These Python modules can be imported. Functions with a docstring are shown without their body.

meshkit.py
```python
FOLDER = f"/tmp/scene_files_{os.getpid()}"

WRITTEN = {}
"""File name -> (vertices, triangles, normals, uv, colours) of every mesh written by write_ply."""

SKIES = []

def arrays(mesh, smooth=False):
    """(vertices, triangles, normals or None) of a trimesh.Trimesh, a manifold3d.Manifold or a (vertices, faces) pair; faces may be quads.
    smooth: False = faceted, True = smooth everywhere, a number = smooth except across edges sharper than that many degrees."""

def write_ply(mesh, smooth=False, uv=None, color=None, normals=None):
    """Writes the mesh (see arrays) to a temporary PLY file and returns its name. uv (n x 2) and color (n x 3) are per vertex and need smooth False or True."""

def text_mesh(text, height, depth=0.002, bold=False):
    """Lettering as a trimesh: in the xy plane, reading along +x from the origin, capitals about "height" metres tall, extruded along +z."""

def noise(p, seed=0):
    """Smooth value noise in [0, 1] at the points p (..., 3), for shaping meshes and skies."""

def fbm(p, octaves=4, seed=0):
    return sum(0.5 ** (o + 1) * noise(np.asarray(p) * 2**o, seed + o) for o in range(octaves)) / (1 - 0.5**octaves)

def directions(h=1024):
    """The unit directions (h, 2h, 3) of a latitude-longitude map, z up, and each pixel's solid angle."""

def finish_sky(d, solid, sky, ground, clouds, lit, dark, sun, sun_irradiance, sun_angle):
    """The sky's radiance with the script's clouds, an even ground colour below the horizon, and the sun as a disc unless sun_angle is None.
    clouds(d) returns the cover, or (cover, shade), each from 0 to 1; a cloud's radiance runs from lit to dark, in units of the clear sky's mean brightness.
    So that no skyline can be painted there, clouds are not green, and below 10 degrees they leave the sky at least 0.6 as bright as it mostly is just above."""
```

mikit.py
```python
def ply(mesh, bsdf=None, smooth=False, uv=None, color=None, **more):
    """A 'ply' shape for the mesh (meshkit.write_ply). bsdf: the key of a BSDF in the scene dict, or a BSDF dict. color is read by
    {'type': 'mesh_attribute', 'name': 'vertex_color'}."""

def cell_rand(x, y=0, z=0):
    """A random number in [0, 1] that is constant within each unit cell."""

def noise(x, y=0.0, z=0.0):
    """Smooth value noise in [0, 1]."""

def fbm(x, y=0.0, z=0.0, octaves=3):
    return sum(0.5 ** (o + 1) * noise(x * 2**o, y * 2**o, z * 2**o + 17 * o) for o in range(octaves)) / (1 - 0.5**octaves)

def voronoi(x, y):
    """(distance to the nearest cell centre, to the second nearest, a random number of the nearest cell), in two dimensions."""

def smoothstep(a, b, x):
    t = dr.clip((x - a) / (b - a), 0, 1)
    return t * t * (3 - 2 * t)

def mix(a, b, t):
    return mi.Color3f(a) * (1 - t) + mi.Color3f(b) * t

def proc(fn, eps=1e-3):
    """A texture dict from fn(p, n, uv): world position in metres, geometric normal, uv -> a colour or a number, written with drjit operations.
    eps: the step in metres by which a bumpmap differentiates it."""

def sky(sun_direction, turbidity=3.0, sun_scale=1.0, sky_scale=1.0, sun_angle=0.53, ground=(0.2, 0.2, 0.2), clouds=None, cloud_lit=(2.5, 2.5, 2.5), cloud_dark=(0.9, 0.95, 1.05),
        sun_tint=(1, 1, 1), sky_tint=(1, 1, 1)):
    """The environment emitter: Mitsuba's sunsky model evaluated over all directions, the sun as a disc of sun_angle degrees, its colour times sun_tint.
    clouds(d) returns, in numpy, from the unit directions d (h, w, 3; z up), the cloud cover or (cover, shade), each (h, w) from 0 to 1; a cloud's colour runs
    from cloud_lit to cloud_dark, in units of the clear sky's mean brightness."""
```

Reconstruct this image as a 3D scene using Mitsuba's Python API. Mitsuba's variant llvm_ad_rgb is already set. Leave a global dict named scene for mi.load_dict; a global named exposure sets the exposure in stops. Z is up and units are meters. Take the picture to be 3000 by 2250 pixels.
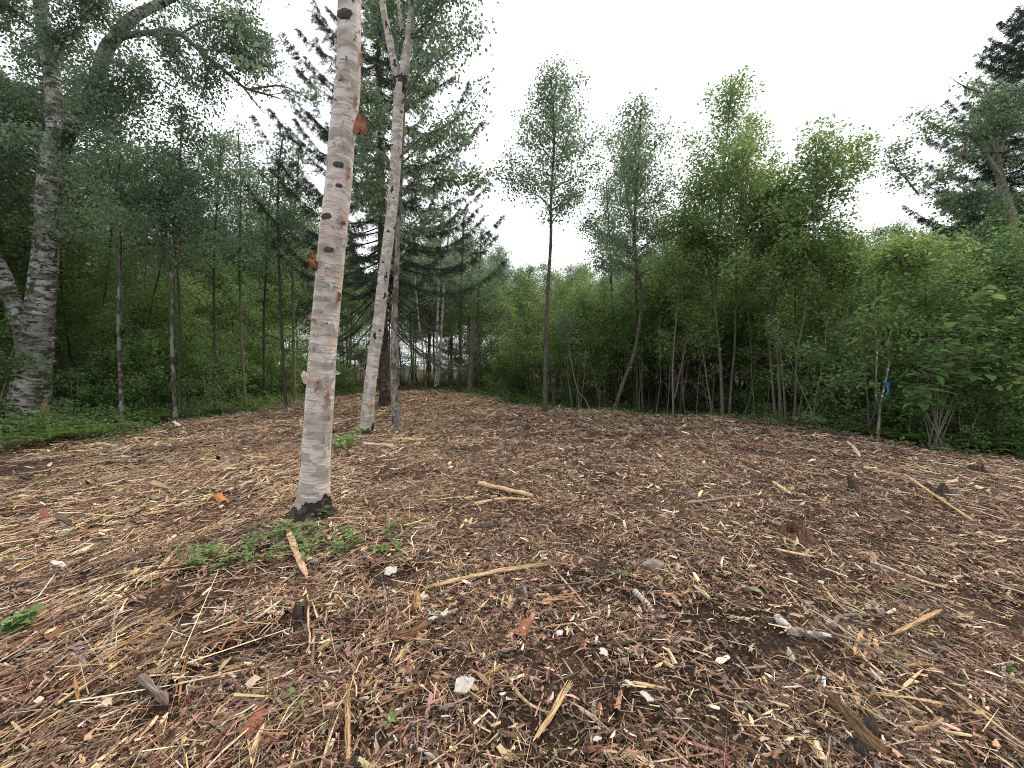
import math
import numpy as np, trimesh, shapely, mitsuba as mi, mikit, meshkit
import drjit as dr
from mikit import noise, fbm, voronoi, cell_rand, smoothstep, mix
T = mi.ScalarTransform4f
scene, labels = {}, {}
# ------------------------------------------------------------------ camera, sky, exposure
PITCH = math.radians(2.5)
scene['camera'] = {'type': 'perspective', 'fov': 2 * math.degrees(math.atan(512 / 430)), 'fov_axis': 'x', 'near_clip': 0.05, 'far_clip': 600.0,
                   'to_world': T().look_at(origin=[0, 0, 1.55], target=[0, math.cos(PITCH), 1.55 - math.sin(PITCH)], up=[0, 0, 1])}
scene['sky'] = mikit.sky([0.5, 0.4, 0.9], turbidity=3, sun_scale=0.3, sun_angle=10, clouds=lambda d: 1.0, cloud_lit=(2.2, 2.24, 2.32))
exposure = 2.85
# ------------------------------------------------------------------ ground
def ss(a, b, x):
    t = np.clip((np.asarray(x, float) - a) / (b - a), 0, 1)
    return t * t * (3 - 2 * t)


def hz(x, y):
    """height of the ground"""
    x, y = np.asarray(x, float), np.asarray(y, float)
    h = 0.05 * np.sin(0.8 * x + 1.0) * np.sin(0.6 * y + 0.4) + 0.03 * np.sin(1.9 * x - 0.9 * y + 2.0) + 0.018 * np.sin(3.3 * x + 2.2 * y) * np.sin(2.7 * y - x)
    h = h + 0.012 * np.sin(6.1 * x + 1.7 * np.sin(2.3 * y)) * np.sin(5.3 * y + 1.3)
    return h - 0.5 * ss(0.3, 3.0, y - (15.4 - 0.5 * x)) * ss(-1.0, 2.0, x)


CLEARING = [(-8.2, 6.8), (-8.6, 8.3), (-8.1, 9.3), (-8.85, 11.9), (-8.3, 13.9), (-8.6, 17.1), (-8.3, 21), (-6.9, 25), (-4, 25.3), (-0.6, 19.5), (1.2, 15.4), (2.9, 14.9), (4.9, 13.9),
            (6.5, 12.8), (7.1, 10.9), (7.35, 9.1), (7.7, 8.3), (8.2, 7.6), (8.8, 7.1), (12, 5), (12, -5), (-12, -5), (-11.5, 5)]
POLY = shapely.Polygon(CLEARING)
shapely.prepare(POLY)
SOIL = [(-1.632, 5.857), (-0.894, 7.769), (4.468, 7.17), (0.307, 1.918), (1.188, 2.217), (-2.038, 2.735), (-1.393, 2.304), (-0.899, 3.074), (0.608, 2.848), (-1.304, 2.535), (2.219, 3.135), (3.152, 4.216), (-7.444, 6.548), (0.776, 1.767)]


def inside(x, y, grow=0.0):
    p = POLY.buffer(grow) if grow else POLY
    return shapely.contains_xy(p, x, y)


# ------------------------------------------------------------------ helpers
class Acc:
    """collects pieces of one mesh"""
    def __init__(s): s.v, s.f, s.c, s.u, s.n = [], [], [], [], 0

    def add(s, v, f, c=None, u=None):
        v = np.asarray(v, float)
        s.v.append(v); s.f.append(np.asarray(f, int) + s.n); s.n += len(v)
        s.c.append(np.broadcast_to(np.asarray((.5, .5, .5) if c is None else c, float), (len(v), 3)))
        s.u.append(np.zeros((len(v), 2)) if u is None else np.asarray(u, float))
        return s

    def shape(s, bsdf, smooth=False, color=True):
        v, f = np.vstack(s.v), np.vstack(s.f)
        return mikit.ply((v, f), bsdf, smooth, uv=np.vstack(s.u), color=np.vstack(s.c) if color else None)


def unit(a):
    a = np.asarray(a, float)
    return a / (np.linalg.norm(a, axis=-1, keepdims=True) + 1e-12)


def curve(p, n):
    """a smooth line through the points p, with n steps per span"""
    p = np.asarray(p, float)
    if len(p) < 3 or n < 2:
        return p
    q = np.vstack([2 * p[0] - p[1], p, 2 * p[-1] - p[-2]])
    t = np.linspace(0, 1, n, endpoint=False)[:, None]
    out = []
    for i in range(len(p) - 1):
        a, b, c, d = q[i:i + 4]
        out.append(0.5 * (2 * b + (c - a) * t + (2 * a - 5 * b + 4 * c - d) * t * t + (3 * b - a - 3 * c + d) * t ** 3))
    return np.vstack(out + [p[-1:]])


def tube(acc, p, r, sides=6, c=None, wob=0.0, rng=None, flat=1.0, u0=0.0, cap=True, side=None):
    """a tube along p with radii r; uv in metres (round, along)"""
    p = np.asarray(p, float)
    k = len(p)
    r = np.broadcast_to(np.asarray(r, float), (k,))
    t = unit(np.gradient(p, axis=0))
    ref = np.array([0, 1.0, 0]) if side is None else np.asarray(side, float)
    if side is None and abs(unit(p[-1] - p[0])[1]) > 0.8:
        ref = np.array([0, 0, 1.0])
    b = unit(ref - t * (t @ ref)[:, None])
    a = np.cross(b, t)
    ang = np.linspace(0, 2 * np.pi, sides + 1)
    rr = r[:, None] * np.ones(sides + 1)
    if wob and rng is not None:
        w = 1 + wob * rng.normal(size=(k, sides))
        rr = rr * np.hstack([w, w[:, :1]])
    v = p[:, None] + rr[..., None] * (np.sin(ang)[None, :, None] * a[:, None] + flat * np.cos(ang)[None, :, None] * b[:, None])
    s = np.concatenate([[0], np.cumsum(np.linalg.norm(np.diff(p, axis=0), axis=1))])
    uv = np.stack([np.broadcast_to(ang[None] * np.mean(r), (k, sides + 1)) + u0, np.broadcast_to(s[:, None], (k, sides + 1))], -1)
    i, j = np.meshgrid(np.arange(k - 1), np.arange(sides), indexing='ij')
    q = np.stack([i * (sides + 1) + j, i * (sides + 1) + j + 1, (i + 1) * (sides + 1) + j + 1, (i + 1) * (sides + 1) + j], -1).reshape(-1, 4)
    f = np.vstack([q[:, [0, 1, 2]], q[:, [0, 2, 3]]])
    v, uv = v.reshape(-1, 3), uv.reshape(-1, 2)
    if cap:
        for row, flip in ((0, 1), (k - 1, 0)):
            m = len(v)
            ring = v[row * (sides + 1):(row + 1) * (sides + 1)]
            v = np.vstack([v, ring, p[row][None]])
            uv = np.vstack([uv, np.tile(uv[row * (sides + 1)], (sides + 2, 1))])
            jj = np.arange(sides)
            g = np.stack([m + jj, m + jj + 1, np.full(sides, m + sides + 1)], 1)
            f = np.vstack([f, g[:, ::-1] if flip else g])
    return acc.add(v, f, c, uv)


def leaves(acc, P, D, N, L, W, C, fold=0.12, six=False):
    """leaf blades at P along D with face normal N; every array has one row for each leaf"""
    n = len(P)
    if n == 0:
        return
    D, N = unit(D), np.asarray(N, float)
    S = unit(np.cross(D, N)); N = np.cross(S, D)
    L, W = np.broadcast_to(L, (n,))[:, None], np.broadcast_to(W, (n,))[:, None]
    if six:
        v = np.stack([P, P + D * L * .3 + S * W * .5 + N * W * fold, P + D * L * .68 + S * W * .38 + N * W * fold * .4, P + D * L - N * L * .12,
                      P + D * L * .68 - S * W * .38 + N * W * fold * .4, P + D * L * .3 - S * W * .5 + N * W * fold, P + D * L * .55 - N * L * .02], 1)
        f = np.array([[0, 1, 6], [1, 2, 6], [2, 3, 6], [3, 4, 6], [4, 5, 6], [5, 0, 6]])
        k = 7
    else:
        v = np.stack([P, P + D * L * .42 + S * W * .5 + N * W * fold, P + D * L, P + D * L * .42 - S * W * .5 + N * W * fold], 1)
        f = np.array([[0, 1, 2], [0, 2, 3]])
        k = 4
    f = (f[None] + (np.arange(n) * k)[:, None, None]).reshape(-1, 3)
    acc.add(v.reshape(-1, 3), f, np.repeat(np.broadcast_to(C, (n, 3)), k, 0))


def name_it(key, label, cat, group=None, kind=None):
    labels[key] = {'label': label, 'category': cat}
    if group: labels[key]['group'] = group
    if kind: labels[key]['kind'] = kind


COUNT = {}


def fresh(name):
    k = COUNT.get(name, 0)
    COUNT[name] = k + 1
    return name if k == 0 else f'{name}_{k:03d}'


# ------------------------------------------------------------------ materials
VC = {'type': 'mesh_attribute', 'name': 'vertex_color'}


def rough(color, r=0.85, spec=0.25):
    return {'type': 'principled', 'base_color': color, 'roughness': r, 'specular': spec}


def two(b):
    return {'type': 'twosided', 'bsdf': b}


def bumped(b, fn, scale, eps=0.002):
    return two({'type': 'bumpmap', 'height': mikit.proc(fn, eps), 'scale': scale, 'bsdf': b})


def soil_color(p, n, uv):
    a = fbm(p.x * 2.1, p.y * 2.1, 0.0, 3)
    b = noise(p.x * 55, p.y * 55, 3.0)
    c = mix((0.022, 0.015, 0.011), (0.06, 0.042, 0.03), smoothstep(0.3, 0.75, a))
    return mix(c, (0.13, 0.085, 0.055), smoothstep(0.72, 0.86, b) * 0.8)


def soil_bump(p, n, uv):
    return fbm(p.x * 30, p.y * 30, 0.0, 3)


def birch_color(p, n, uv):
    u, v = uv.x, uv.y
    c = mix((0.54, 0.495, 0.46), (0.40, 0.35, 0.31), smoothstep(0.42, 0.68, fbm(u * 5, v * 7, 1.0, 3)))
    c = mix(c, (0.26, 0.225, 0.195), smoothstep(0.50, 0.74, fbm(u * 7, v * 95, 4.0, 3)) * 0.8)
    c = mix(c, (0.44, 0.31, 0.235), smoothstep(0.66, 0.78, fbm(u * 4 + 9, v * 9, 6.0, 2)) * 0.5)
    grey = smoothstep(0.50, 0.58, fbm(u * 7, v * 16, 8.0, 3) + 0.10 * smoothstep(1.3, 0.4, v) - 0.06)
    c = mix(c, (0.21, 0.195, 0.175), grey * 0.65)
    lu, lv = u * 22 + 3 * noise(v * 30, 2.0), v * 95 + 2.2 * noise(u * 20, v * 6)
    on = (cell_rand(dr.floor(lu), dr.floor(lv), 3) > 0.88) & (dr.abs(lv - dr.floor(lv) - 0.5) < 0.30 * noise(u * 60, v * 4)) & (noise(u * 5, v * 3, 7.0) > 0.42)
    c = dr.select(on, mi.Color3f(0.10, 0.075, 0.06), c)
    d1, d2, w = voronoi(u * 6.0 + 0.25 * noise(u * 30, v * 30), v * 2.6 + 0.12 * noise(u * 25, v * 40, 5.0))
    scar = (w > 0.80) & (d1 < 0.10 + 0.20 * fbm(u * 24, v * 34, 2.0, 2))
    c = dr.select(scar, mi.Color3f(0.035, 0.03, 0.028), c)
    foot = v + 0.22 * (fbm(u * 12, v * 9, 3.0, 3) - 0.5) * 2 < 0.34
    return dr.select(foot, mix((0.016, 0.014, 0.012), (0.06, 0.05, 0.04), smoothstep(0.55, 0.7, fbm(u * 30, v * 30, 1.0, 2))), c)


def birch_bump(p, n, uv):
    return fbm(uv.x * 10, uv.y * 70, 4.0, 2) + 0.8 * smoothstep(0.5, 0.56, fbm(uv.x * 7, uv.y * 16, 8.0, 3)) + smoothstep(0.3, 0.1, uv.y) * 2 * fbm(uv.x * 40, uv.y * 30, 1.0, 2)


def old_birch_color(p, n, uv):
    u, v = uv.x, uv.y
    a = fbm(u * 4, v * 12, 2.0, 4)
    c = mix((0.075, 0.068, 0.06), (0.37, 0.352, 0.33), smoothstep(0.36, 0.52, a + 0.05 * smoothstep(2.5, 6.0, v)))
    c = mix(c, (0.15, 0.14, 0.127), smoothstep(0.46, 0.6, fbm(u * 3, v * 4, 7.0, 3)) * 0.7)
    c = mix(c, (0.05, 0.045, 0.04), smoothstep(0.64, 0.69, fbm(u * 6, v * 26, 11.0, 2)))
    moss = smoothstep(0.5, 0.6, fbm(u * 6, v * 5, 3.0, 3) + 0.28 * smoothstep(0.9, 0.1, v) - 0.13)
    return mix(c, (0.05, 0.06, 0.02), moss * 0.9)


def old_birch_bump(p, n, uv):
    return smoothstep(0.36, 0.54, fbm(uv.x * 4, uv.y * 12, 2.0, 4)) + 0.5 * fbm(uv.x * 20, uv.y * 60, 1.0, 2)


def bark(dark, light, patch, amount, sv=9.0):
    def fn(p, n, uv):
        u, v = uv.x, uv.y
        c = mix(dark, light, smoothstep(0.35, 0.7, fbm(u * 45, v * sv, 2.0, 3)))
        return mix(c, patch, smoothstep(0.60 - amount, 0.68 - amount, fbm(u * 14 + p.x * 3, v * 6, 5.0, 3)))
    return fn


def bark_bump(p, n, uv):
    return fbm(uv.x * 60, uv.y * 14, 2.0, 3)


def ringed_color(p, n, uv):
    c = mix((0.11, 0.09, 0.075), (0.22, 0.19, 0.165), smoothstep(0.35, 0.7, fbm(uv.x * 40, uv.y * 12, 2.0, 2)))
    v = uv.y * 9
    on = (cell_rand(dr.floor(v), 3) > 0.55) & (dr.abs(v - dr.floor(v) - 0.5) < 0.13 + 0.1 * (noise(uv.x * 50, uv.y * 30) - 0.5))
    return dr.select(on, mi.Color3f(0.55, 0.53, 0.5), c)


def wood(a, b, gap=(0.10, 0.06, 0.03), g=0.0):
    def fn(p, n, uv):
        u, v = uv.x, uv.y
        k = fbm(u * 260 + 2 * noise(v * 9), v * 11, 1.0, 3)
        c = mix(a, b, smoothstep(0.3, 0.7, k))
        c = mix(c, gap, smoothstep(0.68 - g, 0.76 - g, fbm(u * 190, v * 7, 9.0, 2)))
        return mix(c, mi.Color3f(a) * 0.45, smoothstep(0.6, 0.72, fbm(p.x * 34, p.y * 34, p.z * 34 + 4, 3)) * 0.7)
    return fn


def lichen_limb(p, n, uv):
    c = mix((0.10, 0.075, 0.06), (0.24, 0.20, 0.17), smoothstep(0.4, 0.65, fbm(uv.x * 40, uv.y * 30, 1.0, 3)))
    return mix(c, (0.42, 0.42, 0.385), smoothstep(0.47, 0.55, fbm(uv.x * 26 + 3, uv.y * 26, 6.0, 3)))


def birch_stick(p, n, uv):
    c = mix((0.46, 0.43, 0.39), (0.30, 0.27, 0.24), smoothstep(0.45, 0.7, fbm(uv.x * 60, uv.y * 60, 1.0, 3)))
    return mix(c, (0.04, 0.035, 0.03), smoothstep(0.57, 0.62, fbm(uv.x * 30, uv.y * 110, 3.0, 2)))


def pink_plank(p, n, uv):
    c = mix((0.50, 0.33, 0.22), (0.40, 0.24, 0.16), smoothstep(0.4, 0.7, fbm(uv.x * 90, uv.y * 14, 1.0, 3)))
    band = (dr.abs(uv.y - 0.16 - 0.015 * noise(uv.x * 40)) < 0.012) | (dr.abs(uv.y - 0.09) < 0.008)
    spot = (voronoi(uv.x * 14, uv.y * 10)[0] < 0.09)
    return dr.select(band | spot, mi.Color3f(0.09, 0.06, 0.05), c)


def stone_color(p, n, uv):
    return mix((0.12, 0.10, 0.085), (0.27, 0.235, 0.20), smoothstep(0.3, 0.7, fbm(p.x * 30, p.y * 30, p.z * 30, 4)))


def add_bsdf(key, d):
    scene[key] = d


add_bsdf('m_soil', bumped(rough(mikit.proc(soil_color), 0.95, 0.15), soil_bump, 0.02, 0.004))
add_bsdf('m_mulch', two(rough(VC, 0.75, 0.3)))
add_bsdf('m_bark_sheet', two(rough(VC, 0.7, 0.3)))
add_bsdf('m_birch', bumped(rough(mikit.proc(birch_color), 0.7, 0.3), birch_bump, 0.0035))
add_bsdf('m_old', bumped(rough(mikit.proc(old_birch_color), 0.85, 0.25), old_birch_bump, 0.02))
BARKS = {'dark': bark((0.030, 0.025, 0.021), (0.085, 0.072, 0.06), (0.15, 0.15, 0.125), -0.03),
         'grey': bark((0.055, 0.049, 0.044), (0.145, 0.132, 0.118), (0.26, 0.255, 0.235), -0.01),
         'lichen': bark((0.045, 0.037, 0.031), (0.12, 0.10, 0.085), (0.19, 0.175, 0.15), 0.02),
         'aspenbark': bark((0.055, 0.047, 0.040), (0.14, 0.122, 0.104), (0.10, 0.085, 0.07), 0.0, 22.0),
         'spruce': bark((0.030, 0.022, 0.018), (0.085, 0.062, 0.05), (0.12, 0.10, 0.085), -0.04, 16.0),
         'aspenlight': bark((0.13, 0.115, 0.10), (0.32, 0.29, 0.255), (0.09, 0.075, 0.065), 0.03, 16.0)}
for k_, fn_ in BARKS.items():
    add_bsdf('m_' + k_, bumped(rough(mikit.proc(fn_), 0.9, 0.2), bark_bump, 0.012, 0.003))
add_bsdf('m_ringed', two(rough(mikit.proc(ringed_color), 0.8, 0.25)))
WOODS = {'pale': wood((0.56, 0.41, 0.235), (0.45, 0.305, 0.16)), 'tan': wood((0.42, 0.275, 0.135), (0.28, 0.17, 0.08), g=0.04), 'orange': wood((0.40, 0.215, 0.085), (0.27, 0.125, 0.05)),
         'brown': wood((0.24, 0.15, 0.08), (0.15, 0.088, 0.05)), 'greytan': wood((0.30, 0.23, 0.165), (0.20, 0.15, 0.105)), 'grey': wood((0.22, 0.19, 0.16), (0.12, 0.10, 0.085), g=0.05),
         'dark': wood((0.075, 0.06, 0.05), (0.035, 0.028, 0.024)), 'white': wood((0.60, 0.52, 0.41), (0.47, 0.39, 0.29)), 'redgrey': wood((0.27, 0.17, 0.13), (0.17, 0.12, 0.10)),
         'red': wood((0.26, 0.11, 0.06), (0.16, 0.07, 0.04)), 'rot': wood((0.20, 0.10, 0.05), (0.11, 0.055, 0.03), (0.03, 0.02, 0.015), 0.1)}
for k_, fn_ in WOODS.items():
    add_bsdf('m_' + k_, two(rough(mikit.proc(fn_), 0.75, 0.3)))
for k_, fn_ in {'lichen_limb': lichen_limb, 'birch_stick': birch_stick, 'pink': pink_plank, 'stone': stone_color}.items():
    add_bsdf('m_' + k_, two(rough(mikit.proc(fn_), 0.8, 0.25)))
add_bsdf('m_leaf', {'type': 'principledthin', 'base_color': VC, 'roughness': 0.45, 'diff_trans': 1.15, 'spec_trans': 0.0, 'eta': 1.4})
add_bsdf('m_needle', two(rough(VC, 0.6, 0.3)))
add_bsdf('m_tape', {'type': 'principledthin', 'base_color': {'type': 'rgb', 'value': (0.05, 0.30, 0.70)}, 'roughness': 0.35, 'diff_trans': 0.6, 'spec_trans': 0.0, 'eta': 1.45})

LEAF = {'aspen': dict(L=.085, W=.072, c=(0.19, 0.27, 0.165), droop=.75, six=False), 'beech': dict(L=.115, W=.06, c=(0.215, 0.31, 0.115), droop=.3, six=False),  # aspen and birch greens paled, putting veiling sky glare into the leaf colour
        'birch': dict(L=.080, W=.058, c=(0.18, 0.25, 0.165), droop=.85, six=False), 'shade': dict(L=.095, W=.062, c=(0.20, 0.315, 0.12), droop=.2, six=False),
        'big': dict(L=.19, W=.15, c=(0.13, 0.24, 0.07), droop=.25, six=True), 'herb': dict(L=.075, W=.05, c=(0.16, 0.28, 0.08), droop=.05, six=True)}


def leaf_cloud(acc, rng, C, kind, n, spread, scale=1.0, out=None):
    """n leaves about each of the points C"""
    s = LEAF[kind]
    C = np.asarray(C, float)
    k = len(C) * n
    P = np.repeat(C, n, 0) + rng.normal(size=(k, 3)) * spread * np.array([1, 1, .75])
    D = rng.normal(size=(k, 3)) * np.array([1, 1, .45])
    if out is not None:
        D = D + np.repeat(out, n, 0) * .8
    D = unit(D); D[:, 2] -= s['droop'] * rng.uniform(.4, 1.3, k)
    N = rng.normal(size=(k, 3)) * .55 + np.array([0, 0, 1.0 if s['droop'] < .5 else .35])
    tone = np.repeat(rng.normal(1, .10, len(C)), n)[:, None] * rng.normal(1, .16, (k, 1)).clip(.55, 1.6)
    warm = rng.normal(0, .10, (k, 1))
    col = np.array(s['c']) * tone * np.hstack([1 + 1.2 * warm, 1 + .3 * warm, 1 - .8 * warm])
    z = rng.uniform(.7, 1.2, k) * scale
    leaves(acc, P, D, N, s['L'] * z, s['W'] * z * rng.uniform(.8, 1.1, k), col.clip(.01, .6), six=s['six'])


def point_on(p, s, f):
    """points and radii at the fractions f of the line p with radii s"""
    d = np.concatenate([[0], np.cumsum(np.linalg.norm(np.diff(p, axis=0), axis=1))]); d /= d[-1]
    return np.stack([np.interp(f, d, p[:, k]) for k in range(3)], -1), np.interp(f, d, s)


def add_branches(woody, leafy, rng, p, r, f0, R, n, kind, per=11, up=.55, spread=.13, full=False, low=.5, bare=.25):
    """boughs off the line p from the fraction f0 of its length; n leafy twigs in all"""
    nb = max(6, n // 13)
    f = f0 + (1 - f0) * np.linspace(0, 1, nb) ** .9 * .985
    base, rad = point_on(p, r, f)
    t = (f - f0) / (1 - f0)
    prof = np.interp(t, [0, .12, .35, .6, .8, 1.0], [low, 1.15, 1.0, .75, .5, .15])
    az = np.arange(nb) * 2.39996 + rng.uniform(0, .9, nb) + rng.uniform(0, 6)
    ln = R * prof * rng.choice([.45, .8, 1.0, 1.25], nb) * rng.uniform(.85, 1.15, nb)
    tips, outs = [], []
    share = np.maximum(1, np.round(n * ln / ln.sum())).astype(int)
    for i in range(nb):
        el = up + .5 * t[i] + rng.normal(0, .15)
        d = np.array([math.cos(az[i]) * math.cos(el), math.sin(az[i]) * math.cos(el), math.sin(el)])
        q = base[i] + np.linspace(0, 1, 5)[:, None] * d * ln[i] + rng.normal(size=(5, 3)) * ln[i] * .035 * np.linspace(0, 1, 5)[:, None]
        q[:, 2] += -.22 * ln[i] * np.linspace(0, 1, 5) ** 2 * (1 - t[i])
        rb = max(.004, min(rad[i] * .5, .012 * ln[i] + .004))
        tube(woody, q, np.linspace(rb, .0025, 5), 4 if not full else 5, cap=False)
        k = share[i]
        a = rng.uniform(bare, 1.0, k)
        j = np.clip((a * 4).astype(int), 0, 3)
        c0 = q[j] + (q[j + 1] - q[j]) * (a * 4 - j)[:, None]
        tw = unit(rng.normal(size=(k, 3)) + d * .9 + np.array([0, 0, .15])) * (rng.uniform(.10, .34, k) * min(1.3, .5 + ln[i] * .5))[:, None]
        c1 = c0 + tw
        for m in range(k):
            tube(woody, np.array([c0[m], c1[m]]), np.array([.0035, .0015]), 3, cap=False)
        tips.append(c1); outs.append(unit(tw))
    leaf_cloud(leafy, rng, np.vstack(tips), kind, per, spread, out=np.vstack(outs))


def dead_twigs(woody, rng, p, r, n, f0=.12, f1=.62, L=.8):
    b, rad = point_on(p, r, rng.uniform(f0, f1, n))
    for i in range(n):
        a, e, l = rng.uniform(0, 6.28), rng.uniform(.1, .9), L * rng.uniform(.4, 1.3)
        d = np.array([math.cos(a) * math.cos(e), math.sin(a) * math.cos(e), math.sin(e)])
        q = b[i] + np.linspace(0, 1, 5)[:, None] * d * l + np.cumsum(rng.normal(size=(5, 3)) * l * .05, 0) * np.array([[0], [1], [1], [1], [1]])
        tube(woody, q, np.linspace(min(.009, rad[i] * .5), .002, 5), 4, cap=False)
        m = q[2]
        tube(woody, np.array([m, m + (d + rng.normal(size=3) * .6) * l * .35]), np.array([.004, .0015]), 3, cap=False)


def trunk_radii(p, r0, r1, flare=.35, h=.35):
    d = np.concatenate([[0], np.cumsum(np.linalg.norm(np.diff(p, axis=0), axis=1))])
    return (r0 + (r1 - r0) * (d / d[-1]) ** .85) * (1 + flare * np.exp(-d / h))


# ------------------------------------------------------------------ the setting: ground, mulch
def build_ground():
    gx = np.concatenate([[-160, -90, -50], np.arange(-32, -12, .8), np.arange(-12, 12.01, .1), np.arange(12.8, 32, .8), [50, 90, 160]])
    gy = np.concatenate([[-120, -60, -30, -15], np.arange(-6, 0, .4), np.arange(0, 18, .1), np.arange(18, 46, .5), [60, 90, 160]])
    X, Y = np.meshgrid(gx, gy)
    fine = meshkit.fbm(np.stack([X * 2.7, Y * 2.7, X * 0], -1), 3, 5) - .5
    Z = hz(X, Y) + .035 * fine
    v = np.stack([X, Y, Z], -1).reshape(-1, 3)
    nx, ny = len(gx), len(gy)
    i, j = np.meshgrid(np.arange(ny - 1), np.arange(nx - 1), indexing='ij')
    q = np.stack([i * nx + j, i * nx + j + 1, (i + 1) * nx + j + 1, (i + 1) * nx + j], -1).reshape(-1, 4)
    scene['ground'] = mikit.ply((v, q), 'm_soil', True)
    name_it('ground', 'dark brown soil under the mulch and the woods', 'ground', kind='structure')


build_ground()
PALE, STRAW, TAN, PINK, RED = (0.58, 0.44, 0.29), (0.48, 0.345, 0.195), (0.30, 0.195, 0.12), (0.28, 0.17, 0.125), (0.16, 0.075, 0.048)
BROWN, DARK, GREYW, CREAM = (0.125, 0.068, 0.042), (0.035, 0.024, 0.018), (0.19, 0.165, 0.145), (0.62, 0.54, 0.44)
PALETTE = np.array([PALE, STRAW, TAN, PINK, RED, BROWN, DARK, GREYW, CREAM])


def heading(rng, x, y, n):
    """lie of the wands: combed along the mower's track at the sides, every way in the middle"""
    comb = np.clip((np.abs(x + .4) - 1.2) / 2.5, .15, .85)
    flow = np.pi / 2 + .10 * np.sin(x * .7 + y * .5) + .12 * np.sign(x)
    return np.where(rng.uniform(size=n) < comb, flow + rng.normal(0, .42, n), rng.uniform(0, np.pi, n))


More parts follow.
